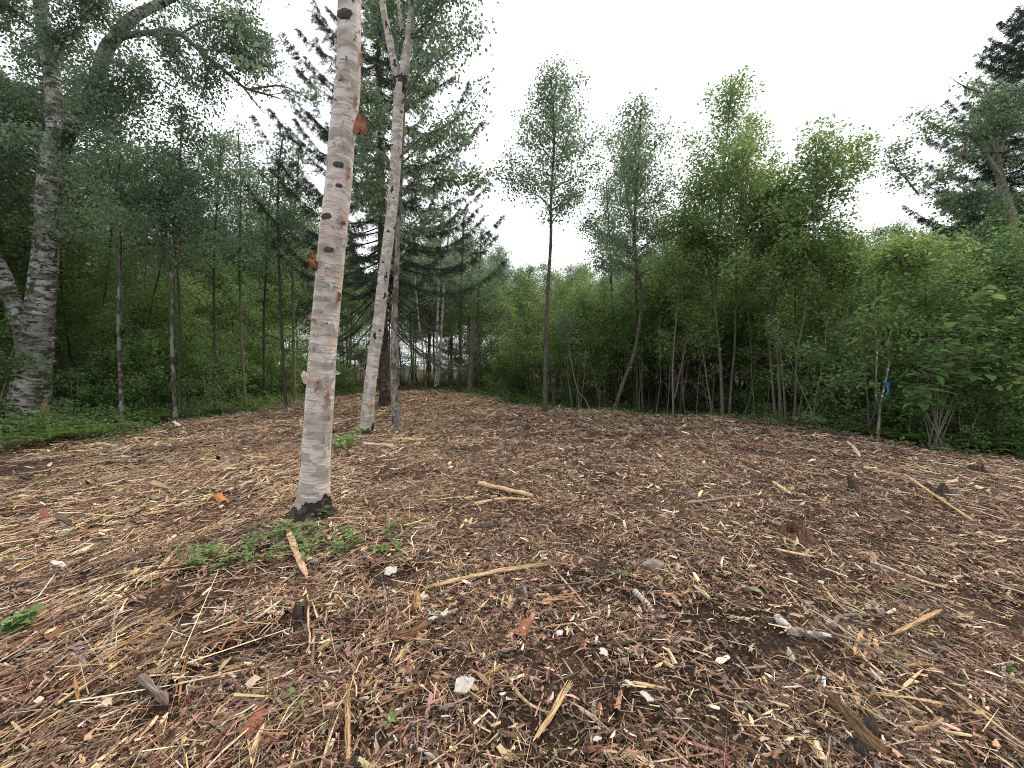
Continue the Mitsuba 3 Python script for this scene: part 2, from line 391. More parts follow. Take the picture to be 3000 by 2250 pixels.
def shards(acc, rng, x, y, L, W, H, th, tilt, col, z0, detailed):
    n = len(x)
    d = np.stack([np.cos(th) * np.cos(tilt), np.sin(th) * np.cos(tilt), np.sin(tilt)], -1)
    s = np.stack([-np.sin(th), np.cos(th), rng.normal(0, .35, n)], -1)
    up = np.cross(d, unit(s)); up *= np.sign(up[:, 2:] + 1e-9)
    s = np.cross(up, d)
    P = np.stack([x, y, z0 + np.abs(np.sin(tilt)) * L * .5], -1)
    bend = rng.normal(0, .09, n)[:, None]
    L, W, H = L[:, None], W[:, None], H[:, None]
    e0, e1 = rng.uniform(.35, 1.0, (n, 1)), rng.uniform(.05, .8, (n, 1))
    if detailed:
        rings = []
        for t, w in ((-.5, e0), (-.05, np.ones((n, 1))), (.5, e1)):
            c = P + d * L * t + s * L * bend * (1 - 4 * t * t)
            off = rng.normal(0, .10, (n, 1)) * W
            rings += [c + s * (W * w * .5 + off), c + up * H * w, c - s * (W * w * .5 - off)]
        v = np.stack(rings, 1)
        f = [[0, 2, 1]]
        for a in (0, 3):
            f += [[a, a + 1, a + 4], [a, a + 4, a + 3], [a + 1, a + 2, a + 5], [a + 1, a + 5, a + 4]]
        f += [[6, 7, 8]]
        k = 9
    else:
        a, b = P - d * L * .5, P + d * L * .5
        v = np.stack([a + s * W * e0 * .5, a + up * H, a - s * W * e0 * .5, b + s * W * e1 * .5, b + up * H * .6, b - s * W * e1 * .5], 1)
        f = [[0, 1, 4], [0, 4, 3], [1, 2, 5], [1, 5, 4]]
        k = 6
    f = (np.array(f)[None] + (np.arange(n) * k)[:, None, None]).reshape(-1, 3)
    acc.add(v.reshape(-1, 3), f, np.repeat(col, k, 0))


def flakes(acc, rng, x, y, S, z0, col):
    """thin irregular five-sided flakes of bark and leaf litter, cupped"""
    n = len(x)
    a = np.sort(rng.uniform(0, 2 * np.pi, (n, 5)), 1)
    r = S[:, None] * rng.uniform(.45, 1.0, (n, 5)) * .5
    up = unit(np.stack([rng.normal(0, .38, n), rng.normal(0, .38, n), np.ones(n)], -1))
    e = unit(np.cross(up, rng.normal(size=(n, 3)))); g = np.cross(up, e)
    st = rng.uniform(1.0, 2.0, (n, 1, 1))
    C = np.stack([x, y, z0], -1)
    ring = C[:, None] + (np.cos(a) * r)[..., None] * e[:, None] * st + (np.sin(a) * r)[..., None] * g[:, None] + up[:, None] * (rng.uniform(-.1, .35, (n, 5)) * S[:, None])[..., None]
    v = np.concatenate([ring, C[:, None]], 1)
    f = np.array([[i, (i + 1) % 5, 5] for i in range(5)])
    f = (f[None] + (np.arange(n) * 6)[:, None, None]).reshape(-1, 3)
    acc.add(v.reshape(-1, 3), f, np.repeat(col, 6, 0))


SOILR = [.30, .30, .38, .36, .32, .26, .18, .16, .30, .14, .24, .24, .6, .2]


def bare(x, y):
    m = np.zeros(len(x))
    for (a, b), r in zip(SOIL, SOILR):
        r = r * (1 + .06 * b)
        wob = 1 + .35 * np.sin(3 * np.arctan2(y - b, x - a) + a * 7) + .2 * np.sin(7 * np.arctan2(y - b, x - a) + b)
        m = np.maximum(m, 1 - ss(.55, 1.1, np.hypot((x - a) * .75, (y - b)) / (r * wob)))
    return m


def spots(rng, n, y0, y1, grow=.25):
    """random points of the clearing between two distances from where the picture was taken"""
    out = np.zeros((0, 2))
    while len(out) < n:
        r = np.sqrt(rng.uniform(y0 ** 2, y1 ** 2, n)); a = rng.uniform(-1.08, 1.08, n)
        x, y = r * np.sin(a), r * np.cos(a)
        edge = rng.uniform(-.5, grow, n)
        ok = inside(x, y, -.5) | (inside(x, y, grow) & (rng.uniform(size=n) < .55))
        patch = meshkit.fbm(np.stack([x * 1.6, y * 1.6, x * 0], -1), 3, 9)
        ok &= rng.uniform(size=n) > .8 * bare(x, y)
        ok &= rng.uniform(size=n) < .35 + 1.5 * ss(.3, .6, patch)
        out = np.vstack([out, np.stack([x, y], -1)[ok]])
    return out[:n, 0], out[:n, 1]


def pick(rng, n, w, x, y):
    w = np.array(w, float)
    i = rng.choice(len(PALETTE), n, p=w / w.sum())
    redder = meshkit.fbm(np.stack([x * .7, y * .7, x * 0 + 3], -1), 2, 3) > .5
    swap = redder & (i < 2) & (rng.uniform(size=n) < .35)
    i = np.where(swap, 3, i)
    c = PALETTE[i] * rng.normal(1.08, .3, (n, 1)).clip(.35, 1.9)
    return (c * (1 + rng.normal(0, .06, (n, 3)))).clip(.01, .75)


def build_mulch():
    rng = np.random.default_rng(11)
    A = Acc()
    bands = [(1.0, 3.2, 54000, .85, False), (3.2, 5.5, 60000, 1.0, False), (5.5, 9.0, 68000, 1.35, False), (9.0, 15.0, 64000, 1.8, False), (15.0, 28.0, 36000, 2.6, False)]
    for y0, y1, n, k, det in bands:
        # crumbs and chips, weighted dark to paint shaded gaps under the wands
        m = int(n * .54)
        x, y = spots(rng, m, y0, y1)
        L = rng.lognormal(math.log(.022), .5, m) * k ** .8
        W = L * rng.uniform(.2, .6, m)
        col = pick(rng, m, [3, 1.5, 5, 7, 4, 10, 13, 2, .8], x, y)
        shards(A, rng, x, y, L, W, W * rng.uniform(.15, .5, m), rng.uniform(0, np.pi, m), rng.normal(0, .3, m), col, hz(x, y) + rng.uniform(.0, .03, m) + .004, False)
        # wands and splinters
        m = int(n * .22)
        x, y = spots(rng, m, y0, y1)
        left = x < -.7
        L = rng.lognormal(math.log(.075), .55, m).clip(.02, .42) * (1 + .6 * left) * k ** .6
        W = rng.lognormal(math.log(.0058), .45, m).clip(.002, .018) * k ** .85
        col = pick(rng, m, [6, 3.5, 5, 4, 1.5, 3, 2, 2, 1.0], x, y)
        col = np.where((left & (rng.uniform(size=m) < .3))[:, None], col * np.array([1.2, 1.2, 1.1]), col).clip(.01, .75)
        shards(A, rng, x, y, L, W, W * rng.uniform(.3, .8, m), heading(rng, x, y, m), rng.normal(0, .14, m), col, hz(x, y) + rng.uniform(.008, .05, m), det)
        # coarse shredded chips
        m = int(n * .07)
        x, y = spots(rng, m, y0, y1)
        L = rng.lognormal(math.log(.045), .4, m) * k ** .7; W = L * rng.uniform(.16, .42, m)
        shards(A, rng, x, y, L, W, W * rng.uniform(.2, .5, m), rng.uniform(0, np.pi, m), rng.normal(0, .32, m), pick(rng, m, [7, 5, 7, 6, 4, 4, 1, 2, 2], x, y), hz(x, y) + rng.uniform(.015, .045, m), True)
        # dark rootlets and twigs
        m = int(n * .06)
        x, y = spots(rng, m, y0, y1, .4)
        L = rng.uniform(.05, .24, m) * k ** .7
        col = pick(rng, m, [0, 0, .5, .5, .5, 3, 5, 3, 0], x, y)
        shards(A, rng, x, y, L, rng.uniform(.002, .005, m) * k, rng.uniform(.002, .004, m) * k, heading(rng, x, y, m) + rng.normal(0, .6, m), rng.normal(0, .25, m), col, hz(x, y) + rng.uniform(.01, .05, m), det)
        # flakes of bark, old leaves
        m = int(n * .24)
        x, y = spots(rng, m, y0, y1, .5)
        col = pick(rng, m, [2, .6, 4, 9, 5, 8, 4, 1.5, .8], x, y)
        flakes(A, rng, x, y, rng.lognormal(math.log(.021), .42, m) * k ** .9, hz(x, y) + rng.uniform(.006, .035, m), col)
    # long combed wands at the sides, and curly rootlets
    for n, x0, x1, y1 in ((7500, -9.5, -.6, 9.0), (2600, 1.5, 9.5, 8.0)):
        x, y = rng.uniform(x0, x1, n), rng.uniform(.9, y1, n)
        ok = inside(x, y, -.3) & (meshkit.fbm(np.stack([x * 1.1, y * .8, x * 0 + 2], -1), 3, 6) > .44) & (bare(x, y) < .5)
        x, y = x[ok], y[ok]; n = len(x)
        L = rng.lognormal(math.log(.22), .45, n).clip(.1, .7); W = rng.lognormal(math.log(.0058), .35, n)
        shards(A, rng, x, y, L, W, W * .7, np.pi / 2 + .12 * np.sign(x) + .1 * np.sin(x + y) + rng.normal(0, .3, n), rng.normal(0, .06, n), pick(rng, n, [8, 6, 4, 1, .5, 2, .6, 2, 2], x, y), hz(x, y) + rng.uniform(.025, .06, n), True)
    n = 9000
    x, y = spots(rng, n, 1.0, 7.0, 0)
    th, s = rng.uniform(0, 6.28, n), np.linspace(-.5, .5, 6)
    L, bend, w = rng.uniform(.05, .22, n), rng.normal(0, 1.6, n), rng.uniform(.0012, .003, n)
    phi = th[:, None] + bend[:, None] * s + .5 * np.sin(s * 12 + th[:, None])
    px = x[:, None] + np.cumsum(np.cos(phi), 1) * L[:, None] / 5; py = y[:, None] + np.cumsum(np.sin(phi), 1) * L[:, None] / 5
    pz = hz(px, py) + .02 + rng.uniform(0, .04, (n, 1)) * np.cos(s * 3) + rng.uniform(0, .02, (n, 1))
    c = np.stack([px, py, pz], -1); sd = np.stack([-np.sin(phi), np.cos(phi), 0 * phi], -1) * w[:, None, None]
    v = np.stack([c - sd, c + sd, c + np.array([0, 0, 1.0]) * w[:, None, None] * 1.6], 2).reshape(n, 18, 3)
    f = np.array([[i * 3 + a, i * 3 + b, i * 3 + 3 + b] for i in range(5) for a, b in ((0, 2), (2, 1))] + [[i * 3 + a, i * 3 + 3 + b, i * 3 + 3 + a] for i in range(5) for a, b in ((0, 2), (2, 1))])
    A.add(v.reshape(-1, 3), (f[None] + (np.arange(n) * 18)[:, None, None]).reshape(-1, 3), np.repeat(pick(rng, n, [2, 1, 2, 2, 1, 4, 6, 4, .5], x, y), 18, 0))
    # dark crumbs of soil on the bare patches, litter under the woods' edge
    n = 9000
    j = rng.integers(0, len(SOIL), n)
    c = np.array(SOIL)[j]; r = np.array(SOILR)[j] * (1 + .06 * c[:, 1])
    x, y = c[:, 0] + rng.normal(size=n) * r * .6, c[:, 1] + rng.normal(size=n) * r * .5
    flakes(A, rng, x, y, rng.uniform(.006, .022, n), hz(x, y) + rng.uniform(.006, .02, n), pick(rng, n, [0, 0, .4, .4, .4, 4, 9, 1, 0], x, y))
    n = 16000
    x, y = rng.uniform(-16, 14, n), rng.uniform(2, 24, n)
    ok = ~inside(x, y, -.1); x, y = x[ok], y[ok]
    flakes(A, rng, x, y, rng.uniform(.03, .08, len(x)), hz(x, y) + rng.uniform(.006, .03, len(x)), pick(rng, len(x), [.2, .2, 2, 2, 1, 7, 5, 2, 0], x, y))
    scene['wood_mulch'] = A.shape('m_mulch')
    name_it('wood_mulch', 'shredded wood chips, splinters and bark flakes covering the clearing floor', 'mulch', kind='stuff')


build_mulch()


# ------------------------------------------------------------------ the big front trees
def trunk_mesh(acc, pts, dia, steps, sides, rng, lump=.03, u0=0.0, detail=2.2, stretch=(1, 1, .5)):
    p = curve(np.array(pts), steps)
    d0 = np.concatenate([[0], np.cumsum(np.linalg.norm(np.diff(np.array(pts), axis=0), axis=1))])
    d1 = np.concatenate([[0], np.cumsum(np.linalg.norm(np.diff(p, axis=0), axis=1))])
    r = np.interp(d1 / d1[-1], d0 / d0[-1], np.array(dia)) / 2
    n0 = acc.n
    tube(acc, p, r, sides, u0=u0)
    v = acc.v[-1]
    k = len(p)
    c = np.repeat(p, sides + 1, 0)
    c = np.vstack([c, np.repeat(p[[0]], sides + 2, 0), np.repeat(p[[-1]], sides + 2, 0)])
    o = v - c
    s = np.array(stretch) * detail
    g = meshkit.fbm(v * s, 4, 7) - .5
    acc.v[-1] = c + o * (1 + 2 * lump * g[:, None])
    return p, r


def curl(center, axis_r, ang, w, h, turn, up_col, in_col, rng, start=.25, skew=0.0, key=None):
    """a sheet of bark peeling off a trunk: fixed along one upright edge, rolling outwards"""
    nrm = np.array([math.sin(ang), -math.cos(ang), 0]); tan = np.array([math.cos(ang), math.sin(ang), 0]) * (1 if turn > 0 else -1)
    k = abs(turn)
    m, rows = 8, 5
    s = np.linspace(0, 1, m)
    phi = start + k * s
    st = np.cumsum(np.concatenate([[0], np.cos(phi[:-1])])) * w / (m - 1)
    so = np.cumsum(np.concatenate([[0], np.sin(phi[:-1])])) * w / (m - 1)
    hh = np.linspace(-.5, .5, rows)
    P = []
    for i in range(m):
        taper = 1 - .35 * s[i] ** 2 * rng.uniform(.4, 1.4)
        for j in range(rows):
            z = hh[j] * h * taper * (1 + .25 * math.sin(s[i] * 9 + j * 2.3)) + skew * s[i] * h + rng.normal(0, .06) * h
            P.append(np.asarray(center) + nrm * (axis_r - .002 + so[i] * (1 + .3 * hh[j])) + tan * st[i] * (1 + .35 * math.sin(j * 2.1 + w * 300)) + np.array([0, 0, z]) + nrm * rng.normal(0, .02) * w * s[i])
    P = np.array(P)
    off = np.zeros_like(P)
    for i in range(m):
        nn = -math.sin(phi[i]) * tan + math.cos(phi[i]) * nrm
        off[i * rows:(i + 1) * rows] = nn
    q = np.array([[i * rows + j, (i + 1) * rows + j, (i + 1) * rows + j + 1, i * rows + j + 1] for i in range(m - 1) for j in range(rows - 1)])
    f = np.vstack([q[:, [0, 1, 2]], q[:, [0, 2, 3]]])
    A = Acc()
    tone = lambda c: (np.array(c) * rng.normal(1, .12, (len(P), 1))).clip(.01, .8)
    A.add(P + off * .0015, f, tone(up_col))
    A.add(P - off * .0015, f[:, ::-1], tone(in_col))
    rim = [i * rows for i in range(m)] + [(m - 1) * rows + j for j in range(1, rows)] + [i * rows + rows - 1 for i in range(m - 2, -1, -1)]
    rr = np.array(rim)
    v = np.vstack([P[rr] + off[rr] * .0015, P[rr] - off[rr] * .0015]); nr = len(rr)
    A.add(v, np.array([[i, i + 1, nr + i + 1] for i in range(nr - 1)] + [[i, nr + i + 1, nr + i] for i in range(nr - 1)]), in_col)
    return A


WHITEB, ORANGEB, PINKB = (0.48, 0.43, 0.385), (0.25, 0.10, 0.05), (0.36, 0.23, 0.16)


def crown_on(key, rng, specs, kind, bark_key, per=11, spread=.14, up=.3):
    """boughs given point by point: (points, radius at the start, reach of the side twigs, number of leafy twigs)"""
    wd, lf = Acc(), Acc()
    for pts, r0, reach, n in specs:
        p = curve(np.array(pts), 4)
        r = np.linspace(r0, .004, len(p))
        tube(wd, p, r, 6, cap=False)
        if n:
            f = rng.uniform(.18, 1.0, n)
            c0, rad = point_on(p, r, f)
            ax = unit(p[-1] - p[0])
            d = unit(rng.normal(size=(n, 3)) + ax * .6 + np.array([0, 0, up]))
            l = reach * rng.uniform(.2, 1.0, n) * (1 - .45 * f)
            for i in range(n):
                q = c0[i] + np.linspace(0, 1, 4)[:, None] * d[i] * l[i]
                q[:, 2] -= .35 * l[i] * np.linspace(0, 1, 4) ** 2
                tube(wd, q, np.linspace(min(.008, rad[i] * .6), .0018, 4), 3, cap=False)
                k = max(1, int(3 * l[i] / .35))
                a = rng.uniform(.35, 1.0, k)
                c = c0[i] + a[:, None] * d[i] * l[i]
                c[:, 2] -= .35 * l[i] * a ** 2
                leaf_cloud(lf, rng, c, kind, per, spread, out=np.tile(d[i], (k, 1)))
    scene[key + '__branch'] = wd.shape(bark_key, True, False)
    scene[key + '__crown'] = lf.shape('m_leaf')


def build_front_birch():
    rng = np.random.default_rng(21)
    key = fresh('paper_birch')
    pts = [(-2.012, 4.23, -.12), (-2.0, 4.23, .0), (-1.985, 4.23, .115), (-1.975, 4.23, .23), (-1.961, 4.23, .395), (-1.935, 4.23, .766), (-1.901, 4.23, 1.134), (-1.858, 4.23, 1.681), (-1.809, 4.23, 2.133), (-1.771, 4.23, 2.49), (-1.722, 4.23, 2.934),
           (-1.67, 4.23, 3.33), (-1.637, 4.23, 3.723), (-1.576, 4.23, 4.155), (-1.551, 4.23, 4.583), (-1.54, 4.23, 5.008), (-1.50, 4.25, 6.2), (-1.42, 4.3, 7.6), (-1.4, 4.35, 9.2), (-1.45, 4.4, 10.8)]
    dia = [.56, .46, .365, .315, .284, .271, .263, .255, .25, .25, .246, .242, .234, .23, .217, .209, .17, .13, .09, .03]
    A = Acc()
    p, r = trunk_mesh(A, pts, dia, 9, 30, rng, .035, detail=5)
    for a, l in ((-1.1, .34), (.4, .30), (1.9, .3), (3.4, .3)):      # roots
        d = np.array([math.sin(a), -math.cos(a), 0])
        q = np.array([[-2.0, 4.23, .16], [-2.0, 4.23, .07], [-2.0, 4.23, -.02], [-2.0, 4.23, -.10]]) + d * np.array([[.10], [.17], [.25], [l]])
        tube(A, q, [.045, .06, .055, .03], 8, u0=a)
    scene[key + '__trunk'] = A.shape('m_birch', True, False)
    name_it(key, 'large white birch with curling orange-brown bark, black foot among green seedlings', 'birch tree')
    f = lambda z: (np.interp(z, p[:, 2], p[:, 0]), np.interp(z, p[:, 2], p[:, 1]), np.interp(z, p[:, 2], r))
    for z, ang, w, h, turn, a, b in [(2.52, -.95, .12, .14, 1.5, WHITEB, ORANGEB), (2.57, -.6, .08, .06, -2.8, WHITEB, PINKB), (3.86, 1.25, .13, .17, .5, ORANGEB, ORANGEB), (2.90, 1.2, .09, .06, -1.6, WHITEB, ORANGEB),
                                     (2.75, 1.1, .08, .12, 2.0, WHITEB, ORANGEB), (1.42, -.55, .08, .13, -2.4, WHITEB, PINKB), (1.36, -.1, .08, .12, 1.2, PINKB, PINKB), (1.31, .45, .07, .15, 2.2, WHITEB, PINKB), (1.22, .75, .06, .16, 1.6, PINKB, ORANGEB),
                                     (1.62, 1.35, .05, .035, 2.5, WHITEB, WHITEB), (1.48, 1.3, .075, .04, 1.2, WHITEB, PINKB), (2.30, .5, .06, .09, 2.4, WHITEB, WHITEB), (2.2, 1.1, .05, .09, 2.0, ORANGEB, ORANGEB), (2.02, -1.2, .05, .05, -2., PINKB, ORANGEB),
                                     (1.98, -.5, .07, .04, 2.6, WHITEB, PINKB), (3.45, -.5, .05, .08, -2., WHITEB, PINKB), (3.38, .9, .05, .12, 2.2, PINKB, ORANGEB), (4.62, .6, .06, .07, 2.2, WHITEB, PINKB), (4.20, -.1, .07, .04, 2.6, WHITEB, PINKB), (4.05, .95, .05, .11, 2., PINKB, PINKB), (4.45, 1.25, .05, .12, 1.2, PINKB, ORANGEB),
                                     (.86, .95, .05, .12, 2.0, WHITEB, PINKB), (.72, .9, .06, .10, 2.4, WHITEB, WHITEB), (1.05, .95, .04, .09, 1.9, PINKB, ORANGEB)]:
        x, y, rr = f(z)
        scene[fresh(key + '__bark_curl')] = curl((x, y, z), rr, ang, w, h, turn, a, b, rng, skew=rng.normal(0, .15)).shape('m_bark_sheet', True)
    for i in range(46):
        z = rng.uniform(.6, 4.9); x, y, rr = f(z)
        ang = rng.uniform(-1.5, 1.5); tn = rng.choice([-1, 1]) * rng.uniform(1.2, 3.0)
        scene[fresh(key + '__bark_curl')] = curl((x, y, z), rr, ang, rng.uniform(.015, .045), rng.uniform(.012, .035), tn, WHITEB, PINKB if rng.uniform() < .6 else (.2, .16, .13), rng).shape('m_bark_sheet', True)
    # knots
    for z, ang, s in ((2.95, -.25, .040), (2.64, .2, .034), (3.43, .3, .036), (3.24, .45, .024), (4.80, -.05, .055), (4.2, -.2, .02), (1.95, .55, .014)):
        x, y, rr = f(z)
        m = trimesh.creation.icosphere(2, 1.0)
        v = m.vertices * (1 + .5 * (meshkit.fbm(m.vertices * 2.4, 3, int(z * 10))[:, None] - .5)) * np.array([s * 1.3, s * .28, s * .95]) + .35 * s * (meshkit.fbm(m.vertices * 3 + 7, 3, 3)[:, None] - .5)
        c_, s_ = math.cos(ang), math.sin(ang)
        v = v @ np.array([[c_, s_, 0], [-s_, c_, 0], [0, 0, 1]]) + np.array([x + rr * math.sin(ang) * .97, y - rr * math.cos(ang) * .97, z])
        scene[fresh(key + '__knot')] = mikit.ply((v, m.faces), 'm_dark', True, uv=v[:, [0, 2]])
    crown_on(key, rng, [([(-1.5, 4.25, 6.4), (-2.4, 4.5, 7.0), (-3.3, 4.6, 7.0)], .03, 1.0, 16), ([(-1.46, 4.3, 7.0), (-.7, 4.7, 7.6), (.1, 5.1, 7.7)], .03, 1.0, 16), ([(-1.42, 4.3, 7.6), (-1.8, 3.5, 8.4), (-2.1, 2.6, 8.7)], .03, 1., 16),
                        ([(-1.4, 4.35, 8.4), (-1.0, 3.6, 9.3), (-.6, 3., 9.6)], .025, 1., 16), ([(-1.4, 4.35, 9.0), (-2.0, 5.0, 10.), (-2.6, 5.4, 10.2)], .02, 1., 16)], 'birch', 'm_dark')
    # the twig that hangs into the top of the picture
    lf, wd_ = Acc(), Acc()
    for q in ([(-3.1, 4.6, 7.0), (-3.0, 4.6, 6.0), (-2.85, 4.6, 5.25), (-2.72, 4.6, 4.62)], [(-3.2, 4.6, 7.0), (-3.15, 4.6, 6.0), (-3.05, 4.6, 5.25)]):
        q = curve(np.array(q), 5)
        tube(wd_, q, np.linspace(.006, .0015, len(q)), 4, cap=False)
        leaf_cloud(lf, rng, q[len(q) // 3:], 'birch', 7, .06)
    scene[key + '__hanging_twig'] = wd_.shape('m_dark', True, False)
    scene[key + '__hanging_twig__leaves'] = lf.shape('m_leaf')


build_front_birch()


def build_leaning_birch():
    rng = np.random.default_rng(22)
    key = fresh('paper_birch')
    D = 9.4
    pts = [(-3.229, D, -.15), (-3.182, D, .371), (-3.135, D, .83), (-3.032, D, 1.64), (-2.9, D, 2.445), (-2.809, D, 3.243), (-2.698, D, 4.035), (-2.589, D, 4.822), (-2.51, D, 5.603), (-2.461, D, 6.378), (-2.414, D, 7.051), (-2.36, D, 7.5)]
    A = Acc()
    p, r = trunk_mesh(A, pts, [.36, .285, .262, .258, .25, .24, .231, .231, .231, .228, .228, .22], 6, 22, rng, .04, .7, detail=5)
    trunk_mesh(A, [(-2.38, D, 7.3), (-2.511, D, 8.006), (-2.621, D, 8.575), (-2.713, D, 9.046), (-2.764, D, 9.609), (-2.957, D, 11.1)], [.17, .163, .144, .135, .125, .06], 5, 14, rng, .03, 1.3, detail=5)
    trunk_mesh(A, [(-2.36, D, 7.3), (-2.256, D, 8.006), (-2.193, D, 8.386), (-2.129, D, 8.858), (-2.086, D, 9.234), (-1.946, D, 10.9)], [.2, .192, .186, .163, .154, .07], 5, 14, rng, .03, 2.1, detail=5)
    trunk_mesh(A, [(-2.215, D, 8.25), (-2.3, D - .05, 8.6), (-2.36, D - .1, 9.1), (-2.4, D - .1, 10)], [.1, .1, .08, .05], 4, 10, rng, .03, 2.6, detail=5)
    scene[key + '__trunk'] = A.shape('m_birch', True, False)
    name_it(key, 'leaning white birch with dark cracked foot, forking high, behind the larger birch', 'birch tree')
    for i in range(34):
        z = rng.uniform(.5, 6.8); x, rr = np.interp(z, p[:, 2], p[:, 0]), np.interp(z, p[:, 2], r)
        scene[fresh(key + '__bark_curl')] = curl((x, D, z), rr, rng.uniform(-1.5, 1.5), rng.uniform(.02, .07), rng.uniform(.02, .08), rng.choice([-1, 1]) * rng.uniform(1.0, 2.6), WHITEB, PINKB if rng.uniform() < .5 else (.2, .16, .13), rng).shape('m_bark_sheet', True)
    for z in (1.35, 2.3, 3.3, 3.75, 4.4, 5.1, 5.7, 6.2, 6.9):
        x, rr = np.interp(z, p[:, 2], p[:, 0]), np.interp(z, p[:, 2], r)
        ang, s = rng.uniform(-.9, .9), rng.uniform(.022, .045)
        m = trimesh.creation.icosphere(2, 1.0)
        v = m.vertices * (1 + .5 * (meshkit.fbm(m.vertices * 2.4, 3, int(z * 10))[:, None] - .5)) * np.array([s, s * .5, s * .7]) + np.array([x + rr * math.sin(ang) * .96, D - rr * math.cos(ang) * .96, z])
        scene[fresh(key + '__knot')] = mikit.ply((v, m.faces), 'm_dark', True, uv=v[:, [0, 2]])
    B = [([(-2.2, D, 8.4), (-1.5, 9.2, 8.9), (-.7, 9.0, 9.6)], .03, 1.1, 34), ([(-2.15, D, 8.9), (-1.3, 9.3, 9.7), (-.6, 9.2, 10.4)], .03, 1.1, 30), ([(-2.7, D, 9.0), (-3.3, 9.4, 9.8), (-3.5, 9.3, 10.6)], .03, 1., 22),
         ([(-2.42, D, 7.0), (-1.9, 9.1, 7.5), (-1.3, 8.9, 7.8), (-.55, 8.8, 8.3)], .03, .6, 24), ([(-2.5, D, 5.9), (-1.9, 9.2, 6.3), (-1.2, 9.1, 6.6), (-.5, 9.0, 7.3)], .028, .6, 22), ([(-2.05, D, 9.8), (-1.7, 9.0, 10.6), (-1.4, 8.6, 11.2)], .03, 1.1, 28),
         ([(-2.9, D, 10.8), (-3.1, 9.4, 12.), (-3.2, 9.4, 12.8)], .03, 1.2, 40), ([(-1.95, D, 10.8), (-1.8, 9.4, 12.), (-1.6, 9.4, 12.9)], .03, 1.2, 40), ([(-2.2, D, 8.5), (-1.8, 10., 8.9), (-1.2, 10.3, 9.2)], .025, .9, 24)]
    crown_on(key, rng, B, 'birch', 'm_grey', per=10)
    key = fresh('aspen_tree')
    D = 10.6
    pts = [(-2.869, D, -.15), (-2.92, D, 1.424), (-2.895, D, 2.559), (-2.797, D, 4.13), (-2.738, D, 5.35), (-2.685, D, 6.12), (-2.602, D, 7.537), (-2.5, D, 8.8), (-2.447, D, 9.9)]
    A = Acc()
    trunk_mesh(A, pts, [.2, .15, .143, .125, .121, .10, .077, .06, .03], 6, 14, rng, .05, detail=6)
    scene[key + '__trunk'] = A.shape('m_aspenlight', True, False)
    name_it(key, 'thin grey tree with a dark foot rising close behind the leaning birch', 'aspen tree')
    B = [([(-2.72, D, 5.6), (-2.1, 10.5, 6.0), (-1.3, 10.4, 5.9), (-.6, 10.3, 5.9)], .028, .8, 44), ([(-2.7, D, 5.0), (-3.4, 10.5, 5.7), (-4.0, 10.5, 5.9)], .025, .9, 40), ([(-2.68, D, 6.4), (-1.9, 10.4, 6.9), (-1.1, 10.2, 6.9)], .025, .8, 34),
         ([(-2.65, D, 6.9), (-3.2, 10.5, 7.6), (-3.6, 10.5, 8.2)], .025, .9, 44), ([(-2.6, D, 7.6), (-2.1, 10.5, 8.4), (-1.6, 10.4, 8.8)], .02, .9, 36), ([(-2.7, D, 5.6), (-3.1, 10.2, 6.3), (-3.5, 10., 6.7)], .02, .8, 34),
         ([(-2.5, D, 8.8), (-2.9, 10.6, 9.6), (-3.2, 10.6, 10.3)], .02, .9, 40), ([(-2.7, D, 4.6), (-2.2, 10.9, 5.2), (-1.8, 11., 5.3)], .02, .7, 30), ([(-2.45, D, 9.8), (-2.4, 10.6, 10.8)], .02, .9, 40)]
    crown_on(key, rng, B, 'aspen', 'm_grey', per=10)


build_leaning_birch()


